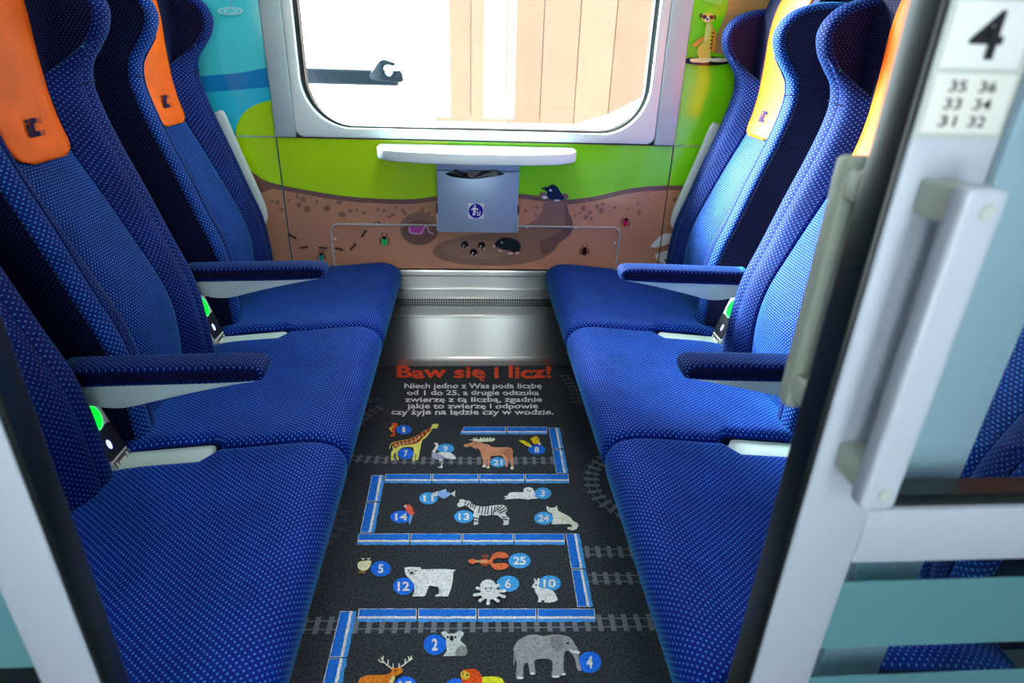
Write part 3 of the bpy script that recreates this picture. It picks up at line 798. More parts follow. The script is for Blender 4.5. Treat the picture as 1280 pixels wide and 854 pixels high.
# ------------------------------------------------------------------ lettering
def raw_text(body, bold):
    c = bpy.data.curves.new('lettering', 'FONT'); c.body = body; c.size = 1.0; c.resolution_u = 3; c.offset = bold; c.fill_mode = 'FRONT'
    o = bpy.data.objects.new('lettering', c); COL.objects.link(o)
    dg = bpy.context.evaluated_depsgraph_get(); me = bpy.data.meshes.new_from_object(o.evaluated_get(dg))
    V = [tuple(v.co) for v in me.vertices]; F = [tuple(p.vertices) for p in me.polygons]
    bpy.data.objects.remove(o); bpy.data.curves.remove(c); bpy.data.meshes.remove(me)
    return V, F
def text_mesh(body, bold=0.0):
    """lettering as a flat mesh; tails and dots of Polish letters are added to the plain letters"""
    plain = body.replace('ę', 'e').replace('ą', 'a').replace('ż', 'z')
    V, F = raw_text(plain, bold)
    for i, ch in enumerate(body):
        if ch not in 'ęąż': continue
        r = max(v[0] for v in raw_text(plain[:i + 1], bold)[0]); sv = raw_text(plain[i], bold)[0]
        wd = max(v[0] for v in sv) - min(v[0] for v in sv); top = max(v[1] for v in sv)
        if ch == 'ż': P = ell(r - wd / 2, top + .14, .065 + bold, .065 + bold, 10)
        else: P = [(r - .17, .03), (r - .05, .03), (r - .12, -.07), (r - .09, -.11), (r - .01, -.10), (r - .02, -.17), (r - .13, -.19), (r - .21, -.11)]
        k = len(V); V += [(a, b, 0.0) for a, b in P]; F.append(tuple(range(k, k + len(P))))
    return V, F
def text_on(name, body, fn, m, parent, bold=0.01, wobble=0.0, seed=0):
    V, F = text_mesh(body, bold)
    x0 = min(v[0] for v in V); x1 = max(v[0] for v in V); y0 = min(v[1] for v in V); y1 = max(v[1] for v in V)
    P = []
    for a, b, _ in V:
        u = (a - x0) / (x1 - x0); v = (b - y0) / (y1 - y0)
        if wobble:
            v += wobble * math.sin(a * 5.1 + seed) + wobble * .6 * math.sin(a * 11.3 + 2 * seed)
            u += wobble * .03 * math.sin(b * 7 + a * 4)
        P.append(fn(u, v))
    return mobj(name, P, F, m, parent, fix=False)

GL, GR = 'seats with their backs to the left partition', 'seats with their backs to the right partition'
for k, yc in enumerate((2.085, 1.473, 0.861)):
    where = ('beside the window wall', 'in the middle of the row', 'nearest the compartment door')[k]
    build_seat(-1, yc, 'blue dotted train seat on the left side, ' + where, GL, armrest=(k < 2), wall_shell=(k == 0), bk=(.015, -.018, .02)[k])
    build_seat(1, yc, 'blue dotted train seat on the right side, ' + where, GR, armrest=(k < 2), wall_shell=(k == 0), bk=(.015, -.018, .02)[k])

# ================================================================== CARPET PRINT
def cprint(name, items, z0=.0006, parent=floor, step=.00035):
    """items: (colour, polygon in photo coords) laid flat on the carpet"""
    V, F, MI, mats = [], [], [], []
    for k, (c, poly) in enumerate(items):
        m = paint(*c, 'carpet')
        if m not in mats: mats.append(m)
        n = len(V)
        for a, b in poly: V.append(onZ(a, b, z0 + step * k))
        F.append(tuple(range(n, n + len(poly)))); MI.append(mats.index(m))
    return mobj(name, V, F, mats, parent, midx=MI, fix=False)
B1, B2, WH = (30, 100, 190), (60, 130, 205), (225, 235, 242)
def block(quad, vertical=False):
    """one dash of the board-game path: quad = (tl, tr, br, bl) in photo coords"""
    c = [onZ(*p, 0) for p in quad]
    def Q(u, v): a = c[0].lerp(c[1], u); b = c[3].lerp(c[2], u); return a.lerp(b, v)
    items = []
    def rect(u0, u1, v0, v1, n=10, w=.0):
        A = [(u0 + (u1 - u0) * k / n, v0 + R.uniform(-w, w)) for k in range(n + 1)]; Bq = [(u1 - (u1 - u0) * k / n, v1 + R.uniform(-w, w)) for k in range(n + 1)]
        return A + Bq
    if vertical: T = lambda p: (p[1], p[0])
    else: T = lambda p: p
    items.append((B1, rect(0, 1, 0, .84)))
    items.append((B2, rect(0, 1, .76, 1, 14, .035)))
    items.append((WH, rect(0.0, 1, 0, .035, 12, .012)))
    items.append((WH, rect(0, .012, 0, .7))); items.append((WH, rect(.988, 1, 0, .7)))
    items.append((WH, rect(.0, 1, .60, .77, 14, .02)))
    V, F, MI, mats = [], [], [], []
    for k, (col, p) in enumerate(items):
        m = paint(*col, 'carpet')
        if m not in mats: mats.append(m)
        n = len(V); V += [Q(*T(a)) + Vector((0, 0, .0009 + .0002 * k)) for a in p]; F.append(tuple(range(n, n + len(p)))); MI.append(mats.index(m))
    mobj('path_block', V, F, mats, floor, midx=MI, fix=False)
def hrow(y0, y1, xs0, xs1):
    """row of blocks: xs0/xs1 lists of (left,right) at top and bottom"""
    for (a, b), (c, d) in zip(xs0, xs1): block([(a, y0), (b, y0), (d, y1), (c, y1)])
hrow(534, 543.5, [(580, 632.5), (634, 684)], [(575, 632.5), (634, 684)])
hrow(593, 604.5, [(482.4, 539.3), (540.8, 598), (599.3, 655), (656.5, 710.5)], [(480.5, 539), (540.5, 598), (599.3, 655.3), (656.8, 711.5)])
hrow(667.5, 681.5, [(448.5, 512), (513.5, 577), (578.2, 641.5), (642.8, 705.3)], [(446, 511.5), (513, 577), (578.2, 642), (643.2, 706)])
hrow(761.5, 778, [(448.5, 521), (523, 595.5), (597.5, 670), (671.9, 742.8)], [(446.8, 520.5), (522.5, 595.5), (597.5, 670.5), (672.4, 744.5)])
def vcol(t, splits, bot):
    """column: t=(xl,xr,y) top, bot=(xl,xr,y) bottom, splits = y values between"""
    ys = [t[2]] + splits + [bot[2]]
    def xat(k, y): f = (y - t[2]) / (bot[2] - t[2]); return t[k] + (bot[k] - t[k]) * f
    for a, b in zip(ys, ys[1:]):
        a2 = a + .7; b2 = b - .7
        block([(xat(0, a2), a2), (xat(1, a2), a2), (xat(1, b2), b2), (xat(0, b2), b2)], True)
vcol((685.5, 699.5, 534.5), [562], (695.5, 710.5, 592.5))
vcol((465, 481.5, 594), [628], (450, 468, 667))
vcol((706.8, 724, 667), [712], (722, 741.5, 760))
vcol((425.5, 445.8, 764), [823], (400, 425, 870))

# railway tracks
RL = (100, 104, 112)
def track(pts, half=.021, spacing=.0305, sleeper=.0125, name='printed_track', col=RL, n=6, rail=.0035):
    P = [onZ(a, b, 0) for a, b in pts]
    P = [Vector(p) for p in cr([tuple(p) for p in P], n, False)]
    V, F = [], []
    def quad(a, b, w, z):
        t = (b - a).normalized(); nrm = Vector((-t.y, t.x, 0)) * w; k = len(V)
        for q_ in (a + nrm, b + nrm, b - nrm, a - nrm): V.append(Vector((q_.x, q_.y, z)))
        F.append((k, k + 1, k + 2, k + 3))
    L = 0.0; nxt = spacing * .5
    for a, b in zip(P, P[1:]):
        t = (b - a); l = t.length
        if l < 1e-6: continue
        t = t / l; nrm = Vector((-t.y, t.x, 0))
        for s_ in (-1, 1): quad(a + nrm * half * .5 * s_, b + nrm * half * .5 * s_, rail / 2, .0004)
        while nxt < L + l:
            c = a + t * (nxt - L); quad(c - nrm * half, c + nrm * half, sleeper / 2, .0006); nxt += spacing
        L += l
    return mobj(name, V, F, paint(*col, 'carpet'), floor, fix=False)
track([(432, 571), (470, 575), (560, 576), (692, 576)])
track([(478, 508), (462, 517), (446, 532), (434, 552)], col=(80, 84, 92))
track([(338, 784), (400, 782), (600, 780), (826, 778)], half=.024)
track([(727, 690), (793, 690.5)])
track([(736, 723), (806, 723.5)])
track([(757, 572), (742, 586), (740, 606), (752, 626), (778, 642)], half=.024)
track([(392, 628), (410, 630), (424, 642), (425, 655), (412, 672), (392, 690)], half=.024, col=(62, 64, 72))
track([(449, 506), (466, 500), (480, 502)], col=(70, 74, 82))
track([(704, 468), (716, 486), (721, 505)], col=(85, 90, 98))

# title and rules
def ftext(body, xl, xr, ytop, ybot, col, bold, wob, seed):
    a, b, c, d = onZ(xl, ytop, .0012), onZ(xr, ytop, .0012), onZ(xr, ybot, .0012), onZ(xl, ybot, .0012)
    fn = lambda u, v: (d.lerp(c, u)).lerp(a.lerp(b, u), v)
    return text_on('printed_text', body, fn, paint(*col, 'carpet'), floor, bold, wob, seed)
ftext('Baw się i licz!', 496, 689, 457.5, 476, (232, 70, 38), .028, .03, 1)
for k, (t, xl, xr, yt, yb) in enumerate([('Niech jedno z Was poda liczbę', 505.5, 677, 479.2, 487.6), ('od 1 do 25, a drugie odszuka', 508.5, 674, 487.6, 496), ('zwierzę z tą liczbą, zgadnie', 506, 677.5, 496.2, 504.6), ('jakie to zwierzę i odpowie', 509, 672.5, 504.4, 512.8), ('czy żyje na lądzie czy w wodzie.', 489, 692, 511.8, 520.6)]):
    ftext(t, xl, xr, yt, yb, (222, 226, 230), .022, .03, k + 2)

# number badges
def badge(num, x, y, rx, ry, col=(28, 96, 200)):
    b = cprint('number_badge', [(col, ell(x, y, rx, ry, 28))], .0009)
    h = ry * (.58 if len(num) == 1 else .54); wd = (rx * .26 if len(num) == 1 else rx * .56)
    if num == '1': wd *= .75
    a, bb, c, d = onZ(x - wd, y - h, .0022), onZ(x + wd, y - h, .0022), onZ(x + wd, y + h, .0022), onZ(x - wd, y + h, .0022)
    text_on('badge_number', num, lambda u, v: (d.lerp(c, u)).lerp(a.lerp(bb, u), v), paint(236, 242, 248, 'carpet'), b, .03)
LB = (60, 140, 210)
for args in [('1', 504.8, 537.3, 9.6, 5.8), ('7', 507.3, 567, 9.8, 7), ('9', 557, 561, 10.6, 6.2, LB), ('21', 622.5, 578, 10, 6.2, LB), ('8', 671, 562.2, 10.8, 6), ('3', 678.5, 616.8, 10.5, 7.2, LB),
             ('11', 535.7, 623, 11.6, 7.4, LB), ('14', 501.5, 646.3, 13.6, 7.8), ('13', 580, 646, 12.2, 8, LB), ('24', 679.5, 648, 11.8, 8.1, LB), ('5', 476, 711, 12.6, 9.6), ('12', 504.5, 733, 13.2, 10.8), ('25', 649.5, 701, 13.8, 9.6, LB), ('6', 635, 729.8, 14, 10, LB),
             ('10', 687, 729.3, 14, 9.8, LB), ('2', 543.5, 806, 14.2, 12.8), ('4', 737, 828, 14.6, 13.4), ('15', 507, 859, 14.5, 13.5), ('20', 570, 861, 14, 13)]:
    badge(*args)
# animals
AZ = .0034
def animal(name, x0, y0, s, items): return cprint('printed_' + name, [(c, Z(x0, y0, s, p)) for c, p in items], AZ, step=.00025)
animal('snake', 480, 520, 10.667, [((225, 80, 30), cr([(85, 110), (140, 92), (185, 110), (175, 150), (140, 175), (150, 220), (140, 265), (95, 275), (90, 255), (120, 245), (110, 215), (85, 190), (70, 165), (110, 140), (130, 120)], 4)), ((230, 190, 90), cr([(70, 165), (110, 138), (128, 122), (120, 150), (95, 175), (110, 215), (85, 195)], 3))])
GY, GB = (232, 205, 100), (150, 62, 34)
animal('giraffe', 480, 520, 10.667, [(GY, [(630, 150), (640, 120), (625, 110), (660, 115), (670, 100), (685, 115), (705, 95), (712, 118), (740, 122), (715, 140), (712, 168), (690, 172), (665, 160), (640, 180), (600, 240), (560, 290), (510, 325), (495, 380), (485, 440), (465, 540), (450, 590), (425, 590), (432, 540), (430, 490), (420, 520), (408, 600), (372, 600), (388, 540), (398, 470), (392, 420), (330, 412), (260, 420), (215, 440), (185, 480), (180, 520), (200, 585), (178, 590), (160, 530), (158, 490), (135, 500), (128, 540), (130, 595), (95, 595), (92, 520), (98, 480), (120, 450), (115, 400), (110, 370), (95, 380), (82, 440), (70, 440), (78, 390), (100, 360), (150, 345), (250, 325), (350, 300), (420, 270), (480, 240), (540, 190), (600, 165)]),
    (GB, cr([(110, 375), (150, 350), (250, 328), (360, 298), (440, 262), (500, 225), (560, 180), (620, 160), (625, 185), (580, 235), (520, 290), (470, 345), (420, 370), (330, 385), (230, 395), (190, 410), (140, 430), (125, 400)], 3))]
    + [((228, 195, 130), seg((a, b), (a + dx, b + dy), 8)) for a, b, dx, dy in [(150, 360, 15, 45), (200, 345, 20, 50), (255, 330, 10, 55), (305, 320, 20, 55), (360, 305, 15, 60), (410, 285, 20, 55), (455, 262, 20, 50), (505, 230, 20, 45), (555, 195, 20, 40), (140, 400, 80, -20), (240, 375, 80, -15), (340, 355, 80, -25), (430, 320, 60, -50)]])
animal('ostrich', 480, 520, 10.667, [((225, 225, 220), [(670, 375), (680, 358), (715, 360), (725, 390), (715, 430), (690, 465), (680, 490), (650, 495), (645, 470), (675, 430), (695, 395), (685, 385)]), ((135, 145, 165), cr([(640, 500), (690, 490), (760, 510), (800, 545), (790, 580), (740, 590), (680, 575), (640, 545)], 4)), ((232, 232, 226), cr([(720, 495), (800, 482), (880, 490), (940, 530), (960, 572), (900, 575), (830, 568), (780, 530)], 4)), ((230, 230, 225), [(735, 580), (775, 580), (780, 700), (700, 685), (740, 680), (750, 640)]), ((60, 64, 74), [(752, 595), (765, 595), (766, 655), (745, 675)])])
BR, BR2 = (186, 126, 98), (160, 104, 78)
animal('elk', 570, 530, 8.533, [((225, 210, 170), [(130, 170), (190, 165), (180, 145), (205, 155), (235, 150), (225, 165), (250, 165), (265, 140), (280, 160), (300, 138), (310, 160), (340, 140), (345, 160), (370, 140), (378, 160), (405, 145), (418, 170), (390, 188), (320, 190), (250, 195), (200, 180)]), (BR, [(80, 225), (120, 212), (160, 200), (190, 180), (240, 190), (290, 210), (350, 222), (380, 245), (450, 250), (540, 248), (590, 258), (608, 290), (602, 340), (612, 400), (615, 480), (580, 480), (590, 440), (570, 390), (555, 400), (550, 455), (525, 455), (530, 410), (505, 360), (480, 335), (420, 340), (375, 340), (362, 390), (355, 470), (330, 472), (335, 400), (325, 380), (320, 460), (285, 460), (290, 400), (270, 340), (262, 290), (235, 260), (200, 265), (160, 238), (110, 250), (85, 245)]),
    (BR2, cr([(500, 290), (560, 262), (600, 285), (598, 335), (570, 385), (545, 360), (510, 330)], 3)), ((90, 50, 40), ell(212, 205, 8, 9, 10)), ((225, 200, 180), [(285, 440), (320, 440), (320, 462), (282, 462)]), ((225, 200, 180), [(330, 452), (356, 452), (358, 475), (328, 475)]), ((225, 200, 180), [(582, 455), (614, 455), (616, 485), (580, 485)])])
animal('butterfly', 570, 530, 8.533, [((240, 180, 40), cr([(668, 172), (730, 180), (780, 205), (808, 240), (780, 245), (720, 215)], 3)), ((235, 165, 30), cr([(795, 165), (820, 145), (855, 130), (885, 160), (890, 200), (850, 215), (815, 205)], 3)), ((240, 230, 200), ell(795, 238, 16, 12, 12)), ((240, 230, 200), ell(890, 212, 16, 12, 12)), ((40, 30, 20), seg((800, 175), (825, 230), 8))])
animal('fish', 480, 600, 10.667, [((120, 150, 205), cr([(690, 165), (760, 145), (830, 150), (890, 185), (850, 225), (800, 248), (740, 225)], 4)), ((150, 175, 220), [(740, 150), (830, 120), (825, 150)]), ((235, 240, 245), [(635, 182), (715, 152), (712, 210), (680, 215)]), ((235, 240, 245), [(885, 185), (955, 140), (945, 185), (948, 228)]), ((30, 40, 60), ell(680, 182, 10, 8, 10))])
animal('parrot', 480, 600, 10.667, [((100, 150, 215), [(340, 470), (385, 470), (350, 590), (332, 585)]), ((225, 85, 70), cr([(285, 370), (300, 335), (340, 330), (375, 370), (405, 430), (390, 465), (340, 460), (300, 420)], 4)), ((150, 60, 40), cr([(360, 350), (385, 375), (415, 440), (395, 450), (380, 400)], 3)), ((220, 210, 190), ell(285, 352, 18, 16, 12))])
animal('seal', 570, 530, 8.533, [((240, 240, 238), cr([(510, 775), (550, 765), (570, 735), (640, 728), (715, 728), (725, 690), (770, 675), (815, 688), (838, 730), (845, 775), (870, 795), (800, 802), (765, 808), (720, 800), (620, 798), (515, 806), (540, 788)], 4)), ((60, 60, 66), ell(757, 705, 7, 5, 8)), ((60, 60, 66), ell(798, 707, 7, 5, 8)), ((60, 60, 66), ell(778, 717, 12, 6, 8))])
zs = [((30, 32, 38), seg(a, b, 9)) for a, b in [((230, 205), (215, 245)), ((250, 215), (232, 262)), ((285, 235), (268, 300)), ((310, 235), (300, 305)), ((340, 235), (325, 312)), ((360, 235), (352, 312)), ((390, 235), (385, 318)), ((420, 232), (400, 310)), ((450, 228), (418, 285)), ((480, 228), (440, 270)), ((510, 240), (445, 285)), ((520, 265), (455, 300)), ((525, 335), (480, 330)), ((535, 355), (485, 350)), ((270, 345), (225, 335)), ((268, 370), (225, 362)), ((190, 200), (170, 235)), ((160, 190), (150, 220)), ((210, 200), (195, 240))]]
animal('zebra', 560, 600, 7.111, [((240, 240, 240), [(80, 220), (100, 195), (105, 175), (130, 172), (160, 185), (185, 182), (220, 215), (260, 232), (330, 238), (420, 225), (490, 222), (520, 240), (528, 275), (510, 290), (520, 320), (545, 340), (535, 400), (490, 402), (495, 370), (480, 345), (440, 315), (400, 312), (340, 318), (280, 312), (270, 350), (268, 395), (228, 402), (232, 360), (225, 310), (230, 280), (190, 250), (150, 225), (120, 240), (90, 242)])] + zs)
animal('cat', 560, 600, 7.111, [((235, 222, 185), [(875, 230), (905, 248), (940, 248), (970, 230), (980, 275), (1040, 305), (1090, 335), (1112, 365), (1150, 385), (1160, 410), (1140, 440), (1100, 450), (1060, 435), (1065, 420), (1105, 418), (1095, 395), (1060, 392), (920, 395), (935, 345), (925, 300), (890, 282), (876, 260)]), ((60, 50, 40), ell(903, 262, 4, 3, 6)), ((60, 50, 40), ell(945, 262, 4, 3, 6)), ((210, 190, 150), seg((1010, 300), (1040, 360), 8))])
animal('owl', 430, 670, 8.533, [((60, 56, 50), cr([(165, 225), (190, 190), (240, 178), (290, 200), (295, 250), (290, 310), (260, 360), (210, 385), (160, 360), (140, 300)], 4)), ((205, 200, 160), cr([(150, 290), (200, 268), (285, 265), (280, 320), (240, 365), (190, 370), (150, 340)], 4)), ((220, 215, 190), ell(203, 240, 17, 16, 12)), ((220, 215, 190), ell(262, 238, 17, 16, 12)), ((25, 22, 20), ell(205, 230, 14, 10, 10)), ((25, 22, 20), ell(260, 228, 14, 10, 10)), ((130, 100, 50), [(155, 375), (225, 378), (230, 400), (150, 398)])])
animal('polar_bear', 430, 670, 8.533, [((236, 234, 222), [(645, 340), (700, 330), (815, 335), (822, 355), (900, 358), (1050, 352), (1150, 360), (1190, 362), (1165, 390), (1160, 480), (1140, 570), (1110, 645), (970, 648), (975, 630), (1010, 620), (1015, 570), (1000, 545), (910, 530), (890, 575), (870, 635), (850, 646), (725, 646), (740, 625), (755, 570), (745, 510), (700, 460), (660, 420), (648, 380)]), ((180, 190, 195), [(748, 520), (785, 535), (790, 625), (752, 628)]), ((170, 180, 185), [(1015, 560), (1045, 570), (1035, 615), (1012, 618)]), ((170, 180, 176), ell(725, 392, 38, 34, 16)), ((50, 54, 58), ell(720, 395, 20, 14, 12)), ((50, 54, 58), ell(690, 370, 8, 10, 8)), ((50, 54, 58), ell(768, 372, 8, 10, 8))])
RD = (228, 96, 58)
animal('lobster', 560, 600, 7.111, [(RD, cr([(180, 720), (220, 700), (260, 715), (330, 700), (370, 710), (400, 660), (450, 640), (510, 650), (540, 680), (500, 698), (440, 695), (400, 712), (405, 745), (440, 742), (500, 738), (540, 760), (510, 790), (450, 802), (400, 785), (370, 745), (320, 752), (260, 735), (215, 750)], 4))] + [(RD, seg((310 + 16 * k, 690), (300 + 16 * k, 665 - k), 5)) for k in range(4)] + [(RD, seg((310 + 16 * k, 745), (300 + 16 * k, 770), 5)) for k in range(4)] + [((245, 160, 110), seg((240, 722), (350, 726), 14))])
OC = (222, 224, 214)
animal('octopus', 570, 670, 7.111, [(OC, ell(285, 445, 70, 58, 24)), (OC, ell(300, 510, 85, 55, 24))] + [(OC, seg(a, b, 26)) for a, b in [((250, 480), (190, 465)), ((240, 515), (165, 525)), ((260, 540), (215, 575)), ((290, 550), (285, 600)), ((330, 545), (370, 578)), ((360, 515), (425, 540)), ((360, 490), (430, 490)), ((340, 460), (375, 440))]] + [(OC, ell(a, b, 17, 15, 12)) for a, b in [(190, 465), (168, 525), (215, 575), (285, 600), (372, 578), (425, 540), (428, 488), (375, 440)]] + [((60, 62, 66), ell(265, 468, 9, 10, 8)), ((60, 62, 66), ell(312, 465, 9, 8, 8)), ((60, 62, 66), seg((270, 488), (300, 500), 5))])
animal('rabbit', 570, 670, 7.111, [((228, 230, 218), [(675, 455), (685, 430), (700, 415), (690, 385), (700, 375), (718, 400), (730, 375), (745, 380), (742, 420), (735, 450), (760, 465), (820, 470), (870, 495), (895, 540), (905, 570), (880, 585), (830, 595), (780, 590), (790, 575), (765, 570), (755, 590), (725, 590), (735, 560), (725, 530), (705, 500), (700, 470)]), ((40, 40, 44), ell(713, 438, 8, 8, 8))])
KG, KG2 = (176, 180, 178), (120, 122, 122)
animal('koala', 520, 760, 5.333, [(KG, [(165, 165), (190, 155), (215, 172), (260, 170), (285, 155), (315, 160), (318, 180), (300, 200), (295, 220), (330, 250), (342, 285), (325, 320), (180, 322), (205, 290), (200, 230), (200, 205), (180, 190)]), (KG2, cr([(290, 258), (325, 255), (342, 285), (325, 318), (265, 318), (262, 285)], 4)), ((30, 32, 32), ell(237, 203, 14, 18, 12)), ((30, 32, 32), ell(212, 196, 8, 8, 8)), ((30, 32, 32), ell(262, 196, 8, 8, 8)), ((205, 210, 208), [(210, 230), (225, 235), (215, 285), (205, 285)])])
EG, EG2 = (132, 134, 136), (112, 114, 118)
animal('elephant', 520, 760, 5.333, [(EG, cr([(650, 270), (680, 220), (740, 185), (800, 178), (850, 188), (900, 180), (970, 180), (1030, 200), (1060, 245), (1085, 290), (1085, 350), (1105, 415), (1075, 410), (1060, 340), (1030, 300), (1000, 285), (985, 330), (985, 430), (1000, 448), (960, 452), (955, 462), (905, 462), (910, 400), (895, 345), (800, 345), (790, 380), (795, 440), (760, 442), (750, 380), (735, 365), (715, 400), (712, 470), (670, 472), (668, 420), (672, 370), (655, 310)], 3)), (EG2, cr([(900, 195), (960, 190), (985, 230), (975, 275), (930, 290), (900, 250)], 4)), (EG2, [(652, 290), (660, 290), (662, 350), (655, 385), (648, 380)]), ((238, 238, 232), [(1015, 270), (1040, 280), (1095, 292), (1090, 305), (1040, 298)]), ((30, 30, 34), ell(1012, 235, 10, 8, 10)), ((205, 205, 205), ell(695, 466, 22, 8, 12)), ((205, 205, 205), ell(778, 438, 18, 7, 12)), ((205, 205, 205), ell(932, 458, 26, 8, 12)), ((205, 205, 205), ell(985, 442, 14, 7, 12))])
DR = (186, 108, 34); AN = (200, 200, 186)
an = [((1, 0), [(825, 695), (760, 650), (710, 600), (690, 560)]), ((1, 0), [(770, 655), (775, 590)]), ((1, 0), [(735, 625), (680, 610), (662, 585)]), ((1, 0), [(712, 600), (718, 545)]), ((1, 0), [(830, 690), (830, 630)]), ((1, 0), [(900, 680), (960, 640), (1020, 590), (1040, 545)]), ((1, 0), [(965, 635), (968, 580)]), ((1, 0), [(1010, 600), (1052, 575)]), ((1, 0), [(1015, 590), (1000, 550)]), ((1, 0), [(895, 680), (900, 630)])]
animal('deer', 400, 760, 9.078, [(AN, seg(a, b, 13)) for _, p in an for a, b in zip(p, p[1:])] + [(DR, cr([(440, 830), (480, 785), (540, 765), (650, 762), (760, 755), (810, 725), (835, 690), (880, 680), (930, 690), (940, 720), (915, 745), (865, 770), (840, 790), (830, 860), (820, 960), (460, 960)], 3)), ((225, 190, 130), cr([(835, 770), (850, 790), (830, 850), (790, 880), (795, 820)], 3)), ((110, 40, 20), ell(853, 712, 12, 10, 10)), (DR, [(800, 690), (840, 690), (835, 715), (805, 705)])])
animal('lion', 520, 760, 5.333, [((232, 190, 40), cr([(430, 470), (500, 458), (560, 465), (590, 500), (600, 560), (420, 560)], 4)), ((226, 72, 24), cr([(300, 430), (340, 410), (400, 412), (435, 450), (440, 500), (430, 545), (310, 545), (305, 490)], 4)), ((235, 170, 60), cr([(300, 430), (330, 420), (355, 440), (350, 470), (320, 478), (302, 460)], 4)), ((30, 20, 16), ell(343, 447, 7, 8, 8)), ((30, 20, 16), ell(312, 440, 5, 6, 8))])

# ================================================================== DOOR AND CORRIDOR SIDE
DX0 = .313
door = empty('door_1', (DX0, YD, 0)); struct(door, 'white sliding door leaf with handle, number plates and banded glass')
Y0, Y1 = YD, YD + .038
box('door_seal', .3125, .3195, YD + .0008, YD + .0372, .02, 1.98, RUBBER, door, bv=.003, seg=3)
box('door_stile', DX0 + .0065, .388, Y0, Y1, .02, 1.98, DOORW, door, bv=.003)
box('door_stile', 1.00, 1.07, Y0, Y1, .02, 1.98, DOORW, door, bv=.003)
for z0, z1 in ((.02, .16), (.784, .852), (1.90, 1.98)): box('door_rail', .388, 1.00, Y0, Y1, z0, z1, DOORW, door, bv=.002)
box('door_glass', .388, 1.0, Y0 + .016, Y0 + .022, .862, 1.90, TEAL, door)
box('glass_gasket', .388, 1.0, Y0 + .006, Y0 + .03, .852, .866, RUBBER, door)
box('glass_gasket', .3885, .3925, Y0 + .006, Y0 + .03, .866, 1.90, RUBBER, door)
lg = box('door_glass', .388, 1.0, Y0 + .016, Y0 + .022, .16, .784, TEAL, door)
for z0, z1 in ((.640, .742), (.52, .590), (.38, .472), (.24, .332)): box('frosted_band', .3885, .9995, Y0 + .0145, Y0 + .0158, z0, z1, FROST, lg)
# outer handle
hd = empty('handle_helper', (0, 0, 0)); bpy.data.objects.remove(hd)
h = prism('door_handle', rrect(.333, .364, .898, 1.172, .006, 3), 'y', YD - .052, YD - .034, DOORW, door, bv=.004, seg=3)
for z in (1.143, .908): box('handle_arm', .335, .362, YD - .036, YD, z, z + .026, SAGE, h, bv=.003)
for z in (1.156, .915):
    mobj('screw_cap', [(.3505 + .006 * math.cos(t * math.pi / 6), YD - .0525, z + .006 * math.sin(t * math.pi / 6)) for t in range(12)] + [(.3505 + .005 * math.cos(t * math.pi / 6), YD - .0540, z + .005 * math.sin(t * math.pi / 6)) for t in range(12)],
         [tuple(range(12)), tuple(range(12, 24))] + [(k, (k + 1) % 12, 12 + (k + 1) % 12, 12 + k) for k in range(12)], GREYP, h)
# inner handle
h2 = prism('inner_handle', rrect(.319, .350, .925, 1.172, .006, 3), 'y', YD + .070, YD + .090, SAGE, door, bv=.004, seg=3)
for z in (1.143, .945): box('handle_arm', .321, .348, YD + .038, YD + .072, z - .006, z + .020, SAGE, h2, bv=.003)
# number plates
pl = box('number_plate', .322, .379, YD - .003, YD, 1.2435, 1.285, mat('plate_white', srgb(228, 230, 232), rough=.4), door, bv=.001)
BLACKP = mat('black_print', srgb(18, 20, 26), rough=.5)
text_on('plate_number', '4', lambda u, v: Vector((.337 + u * .024, YD - .0036, 1.2495 + v * .030)), BLACKP, pl, .02)
pl2 = box('seat_number_plate', .322, .381, YD - .003, YD, 1.201, 1.2405, mat('plate_cream', srgb(226, 226, 220), rough=.4), door, bv=.001)
for r_ in range(3):
    for c_ in range(2):
        text_on('seat_number', str((35, 36, 33, 34, 31, 32)[r_ * 2 + c_]), lambda u, v: Vector((.333 + c_ * .022 + u * .013, YD - .0036, 1.2285 - r_ * .0115 + v * .0075)), BLACKP, pl2, .015)
box('plate_holder', .318, .385, YD - .0016, YD, 1.197, 1.289, GREYP, door, bv=.0005)

# left jamb and glazed partition
jamb = empty('partition_left', (-.39, YD, 0)); struct(jamb, 'white door jamb with black rubber stop and tinted glass beside it')
box('jamb_seal', -.3765, -.3695, YD + .0, YD + .031, .0, 1.98, RUBBER, jamb, bv=.002, seg=2)
box('jamb_post', -.434, -.3765, YD - .0, YD + .031, .0, 1.98, DOORW, jamb, bv=.003)
box('partition_glass', XL - .02, -.434, YD + .016, YD + .022, .16, 1.98, TEAL, jamb)
box('partition_rail', XL - .02, -.434, YD, YD + .036, .0, .16, DOORW, jamb)
box('partition_rail', XL - .02, -.434, YD, YD + .036, .60, .655, DARKP, jamb)
for z0, z1 in ((.655, .77), (.38, .472)): box('frosted_band', XL - .02, -.4345, YD + .0145, YD + .0158, z0, z1, FROST, jamb)
# fixed post behind the leaf
pr = empty('partition_right', (.48, .51, 0)); struct(pr, 'white fixed post seen through the door glass')
box('partition_post', .445, .527, .508, .53, 0, 1.98, DOORW, pr, bv=.003)
box('partition_sill', .527, XR, .508, .53, 0, .14, DOORW, pr)
struct(box('wall_above_door', -2.6, 2.6, YD, YD + .05, 1.985, ZC, DOORW))
struct(box('wall_corridor_left', -2.6, XL - .02, YD, YD + .05, 0, 1.985, DOORW))
struct(box('wall_corridor_right', XR + .02, 2.6, YD + .04, YD + .09, 0, 1.985, DOORW))
